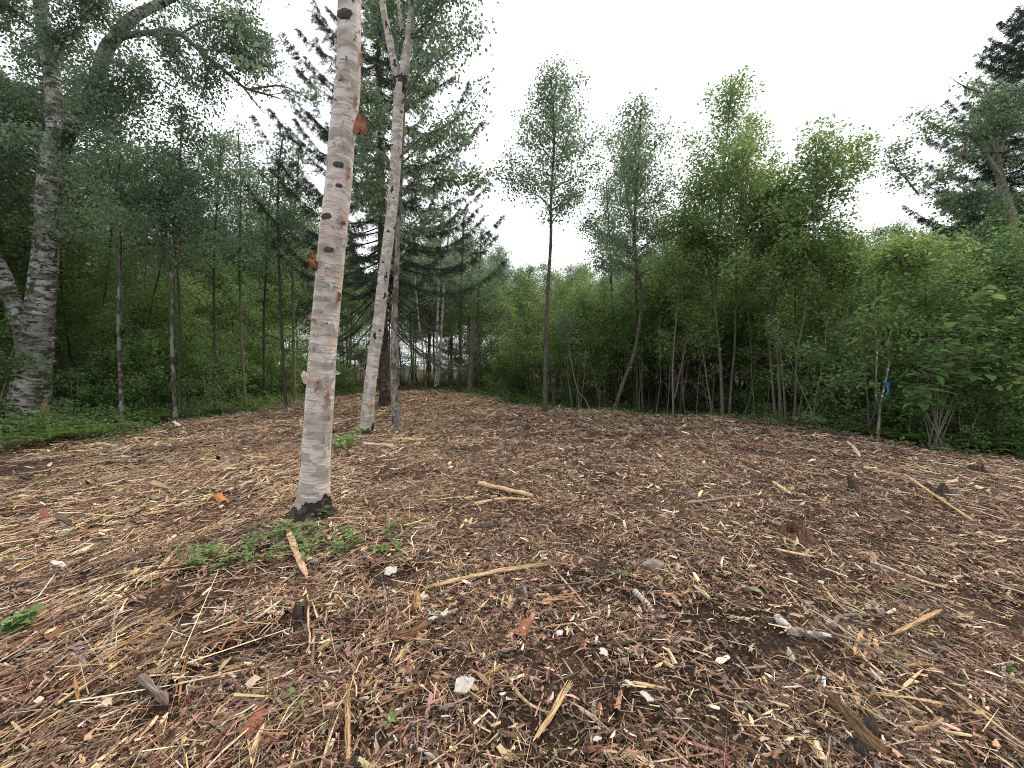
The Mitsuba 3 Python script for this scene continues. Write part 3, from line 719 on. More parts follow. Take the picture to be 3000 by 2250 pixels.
def build_old_birch():
    rng = np.random.default_rng(23)
    key = fresh('flaky_birch')
    A = Acc()
    D = 12.0
    trunk_mesh(A, [(-13.607, D, -.2), (-13.532, D, .371), (-13.391, D, 1.149), (-13.238, D, 2.18), (-13.054, D, 3.33), (-12.884, D, 4.471), (-12.76, D, 5.477), (-12.663, D, 6.475), (-12.483, D, 7.343), (-12.28, D, 8.0)],
               [1.2, .95, .78, .71, .60, .55, .52, .52, .56, .50], 12, 40, rng, .09, detail=3.2, stretch=(1, 1, 2.2))
    trunk_mesh(A, [(-12.46, D, 7.3), (-12.411, D, 7.812), (-12.426, D, 8.573), (-12.467, D, 9.306), (-12.558, D, 10.034), (-12.636, D, 10.759), (-12.683, D, 11.599), (-12.684, D, 13.146)], [.42, .41, .36, .34, .32, .31, .29, .2], 9, 26, rng, .09, 3., detail=3.2, stretch=(1, 1, 2.2))
    trunk_mesh(A, [(-12.3, 11.95, 7.4), (-12.026, 11.85, 7.792), (-11.651, 11.8, 8.155), (-11.321, 11.8, 8.637), (-11.051, 11.8, 9.176), (-10.799, 11.8, 9.893), (-10.514, 11.8, 10.25), (-10.066, 11.8, 10.724), (-9.504, 11.8, 11.019), (-8.881, 11.8, 11.314), (-7.763, 11.8, 11.95)],
               [.45, .44, .354, .319, .301, .30, .30, .25, .205, .18, .11], 9, 26, rng, .08, 5., detail=3.2, stretch=(1, 1, 2.2))
    trunk_mesh(A, [(-13.2, 11.95, .9), (-13.369, 11.9, 1.5), (-13.472, 11.9, 2.429), (-13.689, 11.9, 3.189), (-13.962, 11.9, 4.07), (-14.295, 11.9, 4.946), (-14.643, 11.9, 6.681)], [.44, .42, .40, .368, .335, .285, .2], 10, 26, rng, .09, 7., detail=3.2, stretch=(1, 1, 2.2))
    scene[key + '__trunk'] = A.shape('m_old', True, False)
    A = Acc()
    trunk_mesh(A, [(-10.6, 11.8, 10.18), (-10.02, 11.8, 10.321), (-9.4, 11.8, 10.37), (-8.853, 11.8, 10.345), (-8.553, 11.8, 10.131), (-8.074, 11.8, 9.714), (-7.472, 11.8, 9.236), (-7.111, 11.8, 8.937), (-6.498, 11.8, 8.757), (-6.13, 11.8, 8.637)], [.158, .148, .145, .138, .118, .099, .089, .069, .049, .02], 6, 10, rng, .06, detail=5)
    for q in ([(-7.2, 11.8, 9.0), (-6.8, 11.7, 8.5), (-6.55, 11.7, 8.2)], [(-7.0, 11.8, 8.9), (-6.2, 11.9, 9.05), (-5.5, 11.9, 8.75)], [(-8.2, 11.8, 9.8), (-8.0, 11.6, 9.0), (-8.3, 11.6, 8.3)], [(-12.6, 12.1, 7.4), (-13.0, 12.2, 7.5), (-13.662, 12.2, 8.066), (-14.6, 12.2, 8.877)]):
        tube(A, curve(np.array(q), 5), np.linspace(.05 if q[0][0] < -12 else .03, .008, 5 * (len(q) - 1) + 1), 6)
    scene[key + '__limb'] = A.shape('m_grey', True, False)
    name_it(key, 'largest tree, old birch with grey flaky bark, forked low and high, mossy foot in herbs', 'birch tree')
    B = [([(-8.853, 11.8, 10.3), (-8.0, 11.7, 10.6), (-7.3, 11.6, 10.4), (-6.6, 11.6, 9.9)], .03, 1.2, 46), ([(-8.3, 11.8, 9.95), (-7.3, 11.6, 9.7), (-6.4, 11.5, 9.4)], .025, 1.0, 40), ([(-9.6, 11.8, 10.36), (-9.0, 11.5, 9.9), (-8.6, 11.4, 9.2)], .025, 1.0, 34),
         ([(-10.9, 11.8, 9.6), (-10.2, 11.6, 9.4), (-9.5, 11.5, 8.7)], .025, 1.1, 36), ([(-10.5, 11.8, 10.3), (-10.9, 11.6, 11.), (-11.4, 11.5, 11.3)], .04, 1.3, 46), ([(-9.5, 11.8, 11.), (-9.2, 11.7, 11.8), (-8.7, 11.6, 12.3)], .04, 1.3, 40),
         ([(-12.5, 12, 9.5), (-11.9, 11.8, 10.1), (-11.3, 11.7, 10.6)], .035, 1.1, 40), ([(-12.6, 12, 10.4), (-13.3, 11.8, 11.), (-14.0, 11.7, 11.4)], .04, 1.3, 46), ([(-12.68, 12, 11.4), (-12.2, 11.6, 12.2), (-11.6, 11.4, 12.6)], .04, 1.3, 40),
         ([(-13.0, 12.2, 7.5), (-13.7, 12.2, 8.4), (-14.2, 12.2, 9.4)], .03, 1.2, 46), ([(-14.5, 11.9, 6.3), (-14.6, 11.9, 8.), (-14.6, 11.9, 9.2)], .04, 1.3, 50), ([(-8.0, 11.8, 9.65), (-7.9, 11.4, 8.9), (-7.6, 11.2, 8.4)], .02, .8, 22),
         ([(-6.5, 11.8, 8.75), (-5.9, 11.9, 8.9), (-5.2, 11.9, 8.8)], .012, .5, 14), ([(-7.8, 11.8, 11.9), (-6.9, 11.7, 12.2), (-6.2, 11.6, 12.2)], .03, 1.2, 30), ([(-12.2, 12, 7.9), (-11.6, 12.4, 8.8), (-11., 12.6, 9.2)], .03, 1.1, 40),
         ([(-11.1, 11.8, 9.1), (-10.6, 11.4, 8.6), (-10.0, 11.2, 8.0)], .02, .9, 26), ([(-12.7, 12, 12.9), (-12.6, 12, 14.), (-12.5, 12, 15)], .06, 1.6, 70)]
    B = [(q, a, b * 1.25, int(n * 1.5)) for q, a, b, n in B]
    crown_on(key, rng, B, 'birch', 'm_grey', per=10)
    for i in range(60):
        z = rng.uniform(.6, 7.2)
        x = np.interp(z, [0, .4, 1.15, 2.2, 3.3, 4.5, 5.5, 6.5, 7.3], [-13.6, -13.53, -13.39, -13.24, -13.05, -12.88, -12.76, -12.66, -12.48])
        rr = np.interp(z, [0, .4, 1.15, 2.2, 3.3, 4.5, 5.5, 6.5, 7.3], [1.2, .95, .78, .71, .60, .55, .52, .52, .56]) / 2
        scene[fresh(key + '__bark_curl')] = curl((x, D, z), rr, rng.uniform(-.6, 2.2), rng.uniform(.05, .13), rng.uniform(.03, .08), rng.choice([-1, 1]) * rng.uniform(.6, 2.2), (.30, .28, .26), (.20, .16, .13), rng).shape('m_bark_sheet', True)


build_old_birch()



def build_gnarled():
    rng = np.random.default_rng(26)
    key = fresh('gnarled_tree')
    A = Acc()
    trunk_mesh(A, [(14.409, 12.0, -0.281), (14.267, 12.12, 2.704), (14.184, 12.24, 4.529), (14.054, 12.36, 5.981), (13.881, 12.48, 6.931), (13.831, 12.6, 8.021)], [.32, .28, .25, .22, .18, .12], 6, 14, rng, .06, detail=5)
    scene[key + '__trunk'] = A.shape('m_grey', True, False)
    B = [([(13.348, 12.0, 6.724), (12.934, 12.12, 7.526), (12.658, 12.24, 7.962), (12.393, 12.36, 8.0), (11.977, 12.48, 8.344), (11.618, 12.6, 8.667)], .07, .75, 60), ([(13.191, 12.0, 7.343), (13.031, 12.12, 8.148), (13.259, 12.24, 8.838), (13.106, 12.36, 9.413)], .05, .8, 50), ([(12.415, 12.0, 7.713), (12.429, 12.12, 7.401), (12.188, 12.24, 6.954), (11.802, 12.36, 6.623)], .03, .5, 26), ([(13.487, 12.0, 6.475), (13.121, 12.12, 6.273), (12.61, 12.24, 6.193), (12.208, 12.36, 6.302)], .04, .9, 60), ([(11.152, 12.0, 6.226), (10.928, 12.12, 6.65), (10.629, 12.24, 7.207), (10.913, 12.36, 7.644)], .03, .7, 34), ([(12.735, 12.0, 8.94), (12.347, 12.12, 9.199), (12.074, 12.24, 9.523)], .025, .4, 3), ([(12.243, 12.0, 7.343), (11.935, 12.12, 7.026), (11.672, 12.24, 6.954)], .02, .4, 2), ([(13.317, 12.0, 7.343), (13.661, 12.12, 8.272), (14.009, 12.24, 9.212)], .05, .9, 50)]
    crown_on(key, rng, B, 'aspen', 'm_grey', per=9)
    name_it(key, 'crooked limbed leafy tree with bare curved twigs in front of the half cut spruce', 'tree')


build_gnarled()

def spruce(key, rng, pts, r0, live, top, reach, dead_from, nb, label, bare_share=.3):
    p = curve(np.array(pts), 5)
    d = np.linspace(0, 1, len(p))
    A, W, N = Acc(), Acc(), Acc()
    r = r0 * (1 - .93 * d) + .06 * np.exp(-d * 40)
    tube(A, p, r, 14, wob=.03, rng=rng)
    scene[key + '__trunk'] = A.shape('m_spruce', True, False)
    h0 = p[0][2]
    H = p[-1][2]
    zs = dead_from + (H - dead_from) * np.linspace(0, 1, nb) ** 1.05
    for i, z in enumerate(zs):
        t = (z - dead_from) / (H - dead_from)
        base = np.array([np.interp(z, p[:, 2], p[:, k]) for k in range(3)])
        az = i * 2.4 + rng.uniform(-.5, .5)
        ln = reach * (1 - t) ** .75 * rng.uniform(.75, 1.1) + .25
        isdead = z < live
        s = np.linspace(0, 1, 9)
        el = .12 + .5 * t
        out = s * ln
        zz = out * math.tan(el) - ln * (.55 if isdead else .40) * np.sin(s * 2.2) * (1 - t) + ln * .22 * s ** 3
        q = base + np.stack([np.cos(az + .1 * np.sin(s * 5 + i)) * out, np.sin(az + .1 * np.sin(s * 5 + i)) * out, zz], -1)
        tube(W, q, np.linspace(.034 * (1 - .75 * t), .005, 9), 5, cap=False)
        m = int(ln * (9 if isdead else 28))
        a = rng.uniform(.15 if not isdead else .3, 1, m)
        c0 = np.stack([np.interp(a, s, q[:, k]) for k in range(3)], -1)
        side = np.array([-math.sin(az), math.cos(az), 0])
        dirs = unit(side * rng.choice([-1, 1], (m, 1)) * rng.uniform(.5, 1.1, (m, 1)) + np.array([math.cos(az), math.sin(az), 0]) * rng.uniform(.3, .9, (m, 1)) + np.array([0, 0, 1.0]) * rng.uniform(-.75, .05, (m, 1)))
        tl = (.18 + .5 * (1 - a)) * rng.uniform(.5, 1.2, m) * min(1, .4 + ln * .25)
        for j in range(m):
            e = c0[j] + dirs[j] * tl[j]
            tube(W, np.array([c0[j], (c0[j] + e) / 2 - np.array([0, 0, -.02]), e - np.array([0, 0, .06 * tl[j]])]), np.array([.005, .003, .0015]), 3, cap=False)
        live_j = np.ones(m, bool) if not isdead else rng.uniform(size=m) < .3
        k = 34
        cc, dd, ll = c0[live_j], dirs[live_j], tl[live_j]
        if len(cc):
            tt = rng.uniform(0, 1, (len(cc), k))
            P = (cc[:, None] + dd[:, None] * (tt * ll[:, None])[..., None]).reshape(-1, 3)
            P = P + rng.normal(size=P.shape) * .02
            D = unit(np.repeat(dd, k, 0) * .9 + rng.normal(size=P.shape) * .7)
            col = np.array((.062, .088, .062)) * rng.normal(1, .22, (len(P), 1)).clip(.4, 1.8)
            leaves(N, P, D, rng.normal(size=P.shape), rng.uniform(.05, .09, len(P)), .018, col, fold=.3)
    scene[key + '__branch'] = W.shape('m_spruce', True, False)
    scene[key + '__needles'] = N.shape('m_needle')
    name_it(key, label, 'spruce tree')


spruce(fresh('spruce_tree'), np.random.default_rng(31), [(-4.69, 15.9, -.15), (-4.734, 15.9, 3.063), (-4.749, 15.9, 8.405), (-4.762, 15.9, 13.0), (-4.77, 15.9, 17.5)], .215, 4.9, 17.5, 4.8, 3.2, 150, 'dark spruce with drooping bare lower boughs, standing behind the leaning birch')
spruce(fresh('spruce_tree'), np.random.default_rng(32), [(16.9, 13.8, -.2), (16.5, 13.8, 5), (16.2, 13.8, 10), (16.1, 13.8, 12.5)], .18, 3., 14.5, 3.8, 2.5, 190, 'dark spruce half cut by the picture edge above the bright green bushes')

HERO = [
 {'n': 'slender_tree', 'c': 'tree', 'l': 'slim dark tree standing just past the big flaky birch, straight and thin', 'g': 'slim trees at the front of the shaded woods', 'b': 'dark', 'p': [(-15.192, 16.0, -0.149), (-15.161, 16.0, 2.8), (-14.949, 16.0, 4.618), (-14.714, 16.0, 6.183), (-14.703, 16.0, 8.117), (-14.697, 16.0, 9.932)], 'r': (0.0625, 0.025), 's': [], 'cr': (0.5, 1.3, 300, 'aspen'), 'd': 0},
 {'n': 'slender_tree', 'c': 'tree', 'l': 'mottled grey-brown tree with a wavy trunk, first one past the big flaky birch', 'g': 'slim trees at the front of the shaded woods', 'b': 'lichen', 'p': [(-10.554, 11.6, -0.152), (-10.565, 11.6, 2.246), (-10.523, 11.6, 3.283), (-10.422, 11.6, 4.909), (-10.443, 11.6, 5.914), (-10.672, 11.6, 6.911), (-10.66, 11.6, 8.102), (-10.669, 11.6, 9.047)], 'r': (0.06, 0.023), 's': [], 'cr': (0.52, 1.5, 420, 'aspen'), 'd': 0},
 {'n': 'slender_tree', 'c': 'tree', 'l': 'mottled tree forking into two upright stems at the green edge of the mulch', 'g': 'slim trees at the front of the shaded woods', 'b': 'lichen', 'p': [(-9.345, 11.9, -0.16), (-9.377, 11.9, 2.06), (-9.308, 11.9, 3.693), (-9.155, 11.9, 4.446), (-9.086, 11.9, 4.996), (-9.039, 11.9, 6.027), (-8.972, 11.9, 7.258), (-8.909, 11.9, 8.393)], 'r': (0.0655, 0.025), 's': [([(-9.301, 11.9, 3.882), (-9.426, 11.9, 4.321), (-9.53, 11.9, 4.584), (-9.588, 11.9, 5.444), (-9.637, 11.9, 6.187)], 0.0355, 0.015)], 'cr': (0.52, 1.3, 420, 'aspen'), 'd': 0},
 {'n': 'slender_tree', 'c': 'tree', 'l': 'thin dark trunk close behind the mottled forked tree', 'g': 'slim trees at the front of the shaded woods', 'b': 'dark', 'p': [(-10.709, 13.8, -0.138), (-10.621, 13.8, 2.628), (-10.622, 13.8, 4.327), (-10.739, 13.8, 6.066), (-10.723, 13.8, 8.212)], 'r': (0.047, 0.0175), 's': [], 'cr': (0.55, 1.2, 300, 'aspen'), 'd': 0},
 {'n': 'slender_tree', 'c': 'tree', 'l': 'straight dark tree rising from the brush heap in the shaded woods', 'g': 'slim trees at the front of the shaded woods', 'b': 'dark', 'p': [(-10.722, 15.5, -0.134), (-10.666, 15.5, 3.866), (-10.594, 15.5, 5.713), (-10.422, 15.5, 7.59), (-10.239, 15.5, 9.352)], 'r': (0.062, 0.0275), 's': [], 'cr': (0.5, 1.4, 340, 'aspen'), 'd': 0},
 {'n': 'slender_tree', 'c': 'tree', 'l': 'straight mid-grey tree with bare side twigs, between forked tree and white birch', 'g': 'slim trees at the front of the shaded woods', 'b': 'grey', 'p': [(-10.256, 16.5, -0.119), (-10.346, 16.5, 2.839), (-10.343, 16.5, 4.871), (-10.313, 16.5, 5.982), (-10.213, 16.5, 8.322), (-10.248, 16.5, 10.194)], 'r': (0.068, 0.03), 's': [], 'cr': (0.5, 1.4, 340, 'aspen'), 'd': 5},
 {'n': 'slender_tree', 'c': 'tree', 'l': 'short looking dark trunk deep in shade, just outside the pole pair', 'g': 'slim trees at the front of the shaded woods', 'b': 'dark', 'p': [(-10.368, 18.0, -0.114), (-10.342, 18.0, 2.956), (-10.209, 18.0, 5.172), (-10.029, 18.0, 7.816), (-9.802, 18.0, 9.311)], 'r': (0.067, 0.0335), 's': [], 'cr': (0.5, 1.3, 260, 'aspen'), 'd': 0},
 {'n': 'slender_tree', 'c': 'tree', 'l': 'dark straight pole tree nearest the white birch, of a pair at the mulch edge', 'g': 'slim trees at the front of the shaded woods', 'b': 'dark', 'p': [(-7.804, 14.8, -0.141), (-7.881, 14.8, 2.184), (-7.927, 14.8, 4.95), (-7.936, 14.8, 6.547), (-7.849, 14.8, 8.237), (-7.718, 14.8, 9.151)], 'r': (0.0635, 0.028), 's': [], 'cr': (0.5, 1.3, 300, 'aspen'), 'd': 0},
 {'n': 'slender_tree', 'c': 'tree', 'l': 'slightly paler pole tree of the pair beside the white birch', 'g': 'slim trees at the front of the shaded woods', 'b': 'grey', 'p': [(-9.063, 17.9, -0.116), (-9.052, 17.9, 4.85), (-9.05, 17.9, 6.658), (-8.819, 17.9, 8.526), (-8.692, 17.9, 10.007)], 'r': (0.069, 0.0345), 's': [], 'cr': (0.5, 1.3, 260, 'aspen'), 'd': 0},
 {'n': 'slender_tree', 'c': 'tree', 'l': 'far thin trunk seen between the big flaky birch and the slim dark tree', 'g': 'slim trees at the front of the shaded woods', 'b': 'dark', 'p': [(-20.473, 20.0, -0.098), (-20.32, 20.0, 5.575), (-20.183, 20.0, 7.677), (-19.948, 20.0, 10.586)], 'r': (0.0525, 0.03), 's': [], 'cr': (0.45, 1.5, 260, 'aspen'), 'd': 0},
 {'n': 'slender_tree', 'c': 'tree', 'l': 'thin grey stem leaning slightly, behind the wavy mottled tree', 'g': 'slim trees at the front of the shaded woods', 'b': 'grey', 'p': [(-14.867, 17.0, -0.156), (-14.578, 17.0, 3.349), (-14.41, 17.0, 4.432), (-14.229, 17.0, 6.402), (-14.108, 17.0, 8.704)], 'r': (0.0415, 0.0205), 's': [], 'cr': (0.5, 1.2, 240, 'aspen'), 'd': 0},
 {'n': 'slender_tree', 'c': 'tree', 'l': 'crooked thin black stem snaking upward between wavy tree and forked tree', 'g': 'slim trees at the front of the shaded woods', 'b': 'dark', 'p': [(-13.865, 16.0, -0.165), (-13.645, 16.0, 2.047), (-13.514, 16.0, 2.817), (-13.227, 16.0, 4.093), (-12.872, 16.0, 5.444), (-12.62, 16.0, 6.786), (-12.264, 16.0, 8.283)], 'r': (0.0325, 0.0195), 's': [], 'cr': (0.6, 1.2, 220, 'aspen'), 'd': 0},
 {'n': 'slender_tree', 'c': 'tree', 'l': 'faint grey stem in the dim gap behind the crooked black stem', 'g': 'slim trees at the front of the shaded woods', 'b': 'grey', 'p': [(-16.123, 18.0, -0.18), (-15.88, 18.0, 4.411), (-15.711, 18.0, 6.309), (-15.522, 18.0, 8.751)], 'r': (0.0505, 0.0215), 's': [], 'cr': (0.5, 1.2, 240, 'aspen'), 'd': 0},
 {'n': 'slender_tree', 'c': 'tree', 'l': 'dark trunk cut by the picture edge beyond the big flaky birch', 'g': 'slim trees at the front of the shaded woods', 'b': 'dark', 'p': [(-15.454, 13.0, -0.114), (-15.401, 13.0, 1.954), (-15.364, 13.0, 3.478), (-15.332, 13.0, 6.211), (-15.247, 13.0, 8.893)], 'r': (0.0495, 0.027), 's': [], 'cr': (0.5, 1.6, 340, 'aspen'), 'd': 0},
 {'n': 'slender_tree', 'c': 'tree', 'l': 'slim straight stem in front of the lit leaves behind the straight dark tree', 'g': 'slim trees at the front of the shaded woods', 'b': 'grey', 'p': [(-14.439, 20.0, -0.112), (-14.402, 20.0, 5.934), (-14.376, 20.0, 8.095), (-14.235, 20.0, 11.205)], 'r': (0.0435, 0.026), 's': [], 'cr': (0.5, 1.3, 240, 'aspen'), 'd': 0},
 {'n': 'slender_tree', 'c': 'tree', 'l': 'grey-brown tree right behind the big flaky birch with forked top limbs', 'g': 'slim trees at the front of the shaded woods', 'b': 'grey', 'p': [(-15.614, 14.0, -0.11), (-15.505, 14.0, 2.882), (-15.455, 14.0, 5.149), (-15.519, 14.0, 6.86), (-15.559, 14.0, 8.453), (-15.591, 14.0, 10.172)], 'r': (0.0555, 0.03), 's': [([(-15.876, 14.3, 7.715), (-15.727, 14.3, 8.895), (-15.633, 14.3, 10.211)], 0.025, 0.01), ([(-15.225, 13.7, 8.305), (-15.618, 13.7, 9.078), (-16.024, 13.7, 9.568)], 0.025, 0.01)], 'cr': (0.45, 1.7, 420, 'aspen'), 'd': 0},
 {'n': 'far_birch', 'c': 'tree', 'l': 'twin white birch stems deep at the back of the clearing', 'g': 'pale birches at the far end of the clearing', 'b': 'birch', 'p': [(-4.626, 26.0, -0.076), (-4.552, 26.0, 2.358), (-4.449, 26.0, 4.965), (-4.316, 26.0, 7.878), (-4.07, 26.0, 11.412)], 'r': (0.0965, 0.055), 's': [([(-4.576, 26.2, 0.053), (-4.33, 26.2, 2.925), (-4.17, 26.2, 5.714), (-3.959, 26.2, 7.927), (-3.632, 26.2, 11.216)], 0.0965, 0.0415)], 'cr': (0.5, 1.6, 240, 'aspen'), 'd': 0},
 {'n': 'far_birch', 'c': 'tree', 'l': 'thin pale birch leaning at the far end, beside the twin white stems', 'g': 'pale birches at the far end of the clearing', 'b': 'birch', 'p': [(-5.385, 27.0, -0.156), (-5.568, 27.0, 2.389), (-5.813, 27.0, 4.12), (-5.993, 27.0, 6.413), (-6.194, 27.0, 9.255)], 'r': (0.057, 0.043), 's': [], 'cr': (0.6, 1.2, 160, 'aspen'), 'd': 0},
 {'n': 'far_birch', 'c': 'tree', 'l': 'short white birch stem glimpsed between the spruce and the thin grey trunk', 'g': 'pale birches at the far end of the clearing', 'b': 'birch', 'p': [(-7.131, 27.0, -0.112), (-7.163, 27.0, 2.389), (-7.169, 27.0, 4.407), (-7.154, 27.0, 8.122)], 'r': (0.0845, 0.056), 's': [], 'cr': (0.6, 1.2, 160, 'aspen'), 'd': 0},
 {'n': 'slender_tree', 'c': 'tree', 'l': 'dark mossy pole at the far corner of the mulch, curving at its foot', 'g': None, 'b': 'dark', 'p': [(-3.029, 23.8, -0.157), (-2.894, 23.8, 1.267), (-2.83, 23.8, 3.815), (-2.766, 23.8, 6.34), (-2.623, 23.8, 9.586)], 'r': (0.1145, 0.0635), 's': [], 'cr': (0.5, 1.6, 240, 'aspen'), 'd': 0},
 {'n': 'dead_trunk', 'c': 'tree', 'l': 'thick grey broken trunk without leaves at the far end behind dark poles', 'g': None, 'b': 'grey', 'p': [(-2.426, 25.0, -0.139), (-2.336, 25.0, 2.326), (-2.248, 25.0, 4.196)], 'r': (0.2145, 0.1475), 's': [], 'cr': None, 'd': 0},
 {'n': 'slender_tree', 'c': 'tree', 'l': 'thin blackish stem next to the broken grey trunk at the far end', 'g': None, 'b': 'dark', 'p': [(-1.876, 24.5, -0.101), (-1.84, 24.5, 2.836), (-1.912, 24.5, 4.924), (-1.716, 24.5, 9.055)], 'r': (0.079, 0.0395), 's': [], 'cr': (0.5, 1.4, 200, 'aspen'), 'd': 0},
 {'n': 'aspen_tree', 'c': 'tree', 'l': 'solitary tall aspen with a bare lower trunk standing on the mulch lip', 'g': None, 'b': 'aspenbark', 'p': [(1.09, 14.2, -0.15), (1.1, 14.2, 1.381), (1.126, 14.2, 2.659), (1.182, 14.2, 4.168), (1.267, 14.2, 5.662), (1.262, 14.2, 6.936), (1.346, 14.2, 8.361), (1.372, 14.2, 9.28), (1.247, 14.2, 10.656)], 'r': (0.0955, 0.0305), 's': [], 'cr': (0.58, 1.6, 640, 'aspen'), 'd': 9},
 {'n': 'aspen_tree', 'c': 'tree', 'l': 'bent tree sweeping up from a slanted foot among ferns', 'g': None, 'b': 'aspenbark', 'p': [(3.501, 15.0, -0.27), (3.863, 15.0, 0.887), (4.223, 15.0, 1.855), (4.374, 15.0, 2.658), (4.475, 15.0, 3.52), (4.449, 15.0, 4.315), (4.228, 15.0, 5.374), (4.224, 15.0, 6.928), (4.329, 15.0, 8.637), (4.387, 15.0, 10.252)], 'r': (0.0785, 0.0315), 's': [], 'cr': (0.44, 1.5, 700, 'aspen'), 'd': 4},
 {'n': 'slender_tree', 'c': 'tree', 'l': 'straight dark pole close behind the bent tree', 'g': None, 'b': 'dark', 'p': [(4.754, 16.3, -0.553), (4.723, 16.3, 2.405), (4.666, 16.3, 4.141), (4.605, 16.3, 6.202), (4.201, 16.3, 8.24), (4.096, 16.3, 9.922)], 'r': (0.059, 0.0255), 's': [], 'cr': (0.5, 1.3, 340, 'aspen'), 'd': 0},
 {'n': 'slender_tree', 'c': 'tree', 'l': 'thin dark wavy stem between the tall aspen and the bent tree', 'g': None, 'b': 'dark', 'p': [(4.375, 18.0, -0.558), (4.331, 18.0, 2.109), (4.153, 18.0, 4.411), (4.057, 18.0, 6.309), (3.879, 18.0, 8.938)], 'r': (0.0565, 0.0285), 's': [], 'cr': (0.5, 1.3, 300, 'aspen'), 'd': 0},
 {'n': 'bent_sapling', 'c': 'tree', 'l': 'bare sapling bent over like a bow at the mulch lip', 'g': None, 'b': 'grey', 'p': [(2.999, 15.6, -0.384), (2.626, 15.6, 0.355), (2.371, 15.6, 0.692), (2.147, 15.6, 1.65), (2.025, 15.6, 2.485), (1.937, 15.6, 3.201)], 'r': (0.037, 0.0125), 's': [], 'cr': (0.8, 0.5, 30, 'aspen'), 'd': 0},
 {'n': 'slender_tree', 'c': 'tree', 'l': 'grey stem in the cluster with its foot touching a twin, leaning slightly', 'g': 'slim grey stems along the far edge of the mulched clearing', 'b': 'grey', 'p': [(6.914, 14.0, -0.454), (6.754, 14.0, 1.895), (6.572, 14.0, 3.389), (6.592, 14.0, 4.618), (6.631, 14.0, 5.604), (6.714, 14.0, 7.296), (6.83, 14.0, 8.74), (6.942, 14.0, 10.314)], 'r': (0.0675, 0.0205), 's': [([(6.713, 14.3, 3.428), (6.54, 14.3, 4.428), (6.334, 14.3, 5.631), (6.184, 14.3, 7.123)], 0.034, 0.0135)], 'cr': (0.42, 1.6, 620, 'beech'), 'd': 8},
 {'n': 'slender_tree', 'c': 'tree', 'l': 'straighter grey stem, twin of the leaning one, with bare side twigs', 'g': 'slim grey stems along the far edge of the mulched clearing', 'b': 'grey', 'p': [(7.197, 14.2, -0.522), (7.25, 14.2, 1.075), (7.333, 14.2, 2.158), (7.333, 14.2, 4.168), (7.33, 14.2, 5.603), (7.56, 14.2, 7.378), (7.749, 14.2, 8.843)], 'r': (0.048, 0.0205), 's': [], 'cr': (0.42, 1.4, 480, 'beech'), 'd': 8},
 {'n': 'slender_tree', 'c': 'tree', 'l': 'brown-grey stem outermost of the close clump of grey stems', 'g': 'slim grey stems along the far edge of the mulched clearing', 'b': 'grey', 'p': [(7.84, 12.7, -0.246), (7.688, 12.7, 1.126), (7.594, 12.7, 2.094), (7.595, 12.7, 3.083), (7.595, 12.7, 4.641), (7.304, 12.7, 6.499)], 'r': (0.0465, 0.0175), 's': [], 'cr': (0.5, 1.2, 300, 'beech'), 'd': 6},
 {'n': 'slender_tree', 'c': 'tree', 'l': 'thick grey stem in the middle of the close clump of grey stems', 'g': 'slim grey stems along the far edge of the mulched clearing', 'b': 'grey', 'p': [(7.805, 12.4, -0.156), (7.686, 12.4, 1.403), (7.614, 12.4, 2.081), (7.457, 12.4, 2.994), (7.364, 12.4, 3.521), (7.218, 12.4, 4.059), (7.011, 12.4, 4.92), (6.614, 12.4, 6.125), (6.319, 12.4, 7.536)], 'r': (0.051, 0.017), 's': [([(7.676, 12.5, 2.086), (7.574, 12.5, 2.873), (7.66, 12.5, 3.669), (7.77, 12.5, 4.514), (8.02, 12.5, 6.031), (8.107, 12.5, 6.681)], 0.0395, 0.0115)], 'cr': (0.46, 1.5, 460, 'beech'), 'd': 10},
 {'n': 'slender_tree', 'c': 'tree', 'l': 'thin stem at the near side of the close clump of grey stems', 'g': 'slim grey stems along the far edge of the mulched clearing', 'b': 'grey', 'p': [(7.824, 12.2, -0.122), (7.667, 12.2, 1.405), (7.532, 12.2, 2.503), (7.457, 12.2, 3.36), (7.712, 12.2, 4.519), (7.886, 12.2, 5.669)], 'r': (0.0385, 0.014), 's': [], 'cr': (0.7, 1.0, 200, 'beech'), 'd': 8},
 {'n': 'slender_tree', 'c': 'tree', 'l': 'pale grey stem that splits low into long wand-like limbs beside the clump', 'g': 'slim grey stems along the far edge of the mulched clearing', 'b': 'grey', 'p': [(7.656, 11.6, -0.138), (7.666, 11.6, 0.912), (7.677, 11.6, 1.836), (7.76, 11.6, 2.407), (7.846, 11.6, 2.864), (7.897, 11.6, 3.639), (7.976, 11.6, 4.3), (8.032, 11.6, 5.709), (8.063, 11.6, 6.671), (7.977, 11.6, 7.508)], 'r': (0.0365, 0.013), 's': [([(7.795, 11.7, 1.348), (7.971, 11.7, 1.788), (8.146, 11.7, 2.226), (8.164, 11.7, 2.875), (8.167, 11.7, 4.398)], 0.021, 0.008), ([(7.831, 11.75, -0.038), (8.024, 11.75, 1.157), (8.256, 11.75, 1.852), (8.269, 11.75, 2.668)], 0.026, 0.0105), ([(7.981, 11.8, 2.887), (8.479, 11.8, 3.925), (9.208, 11.8, 4.67)], 0.0155, 0.005), ([(8.114, 11.8, 4.348), (8.662, 11.8, 6.026), (9.492, 11.8, 7.247)], 0.021, 0.008)], 'cr': (0.5, 1.35, 360, 'beech'), 'd': 8},
 {'n': 'slender_tree', 'c': 'tree', 'l': 'thin whitish stem with a low leafy twig at the far lip of the mulch', 'g': 'slim grey stems along the far edge of the mulched clearing', 'b': 'grey', 'p': [(6.286, 13.4, -0.217), (6.094, 13.4, 0.958), (5.932, 13.4, 1.88), (5.727, 13.4, 2.825)], 'r': (0.026, 0.01), 's': [], 'cr': (0.7, 0.6, 60, 'beech'), 'd': 5},
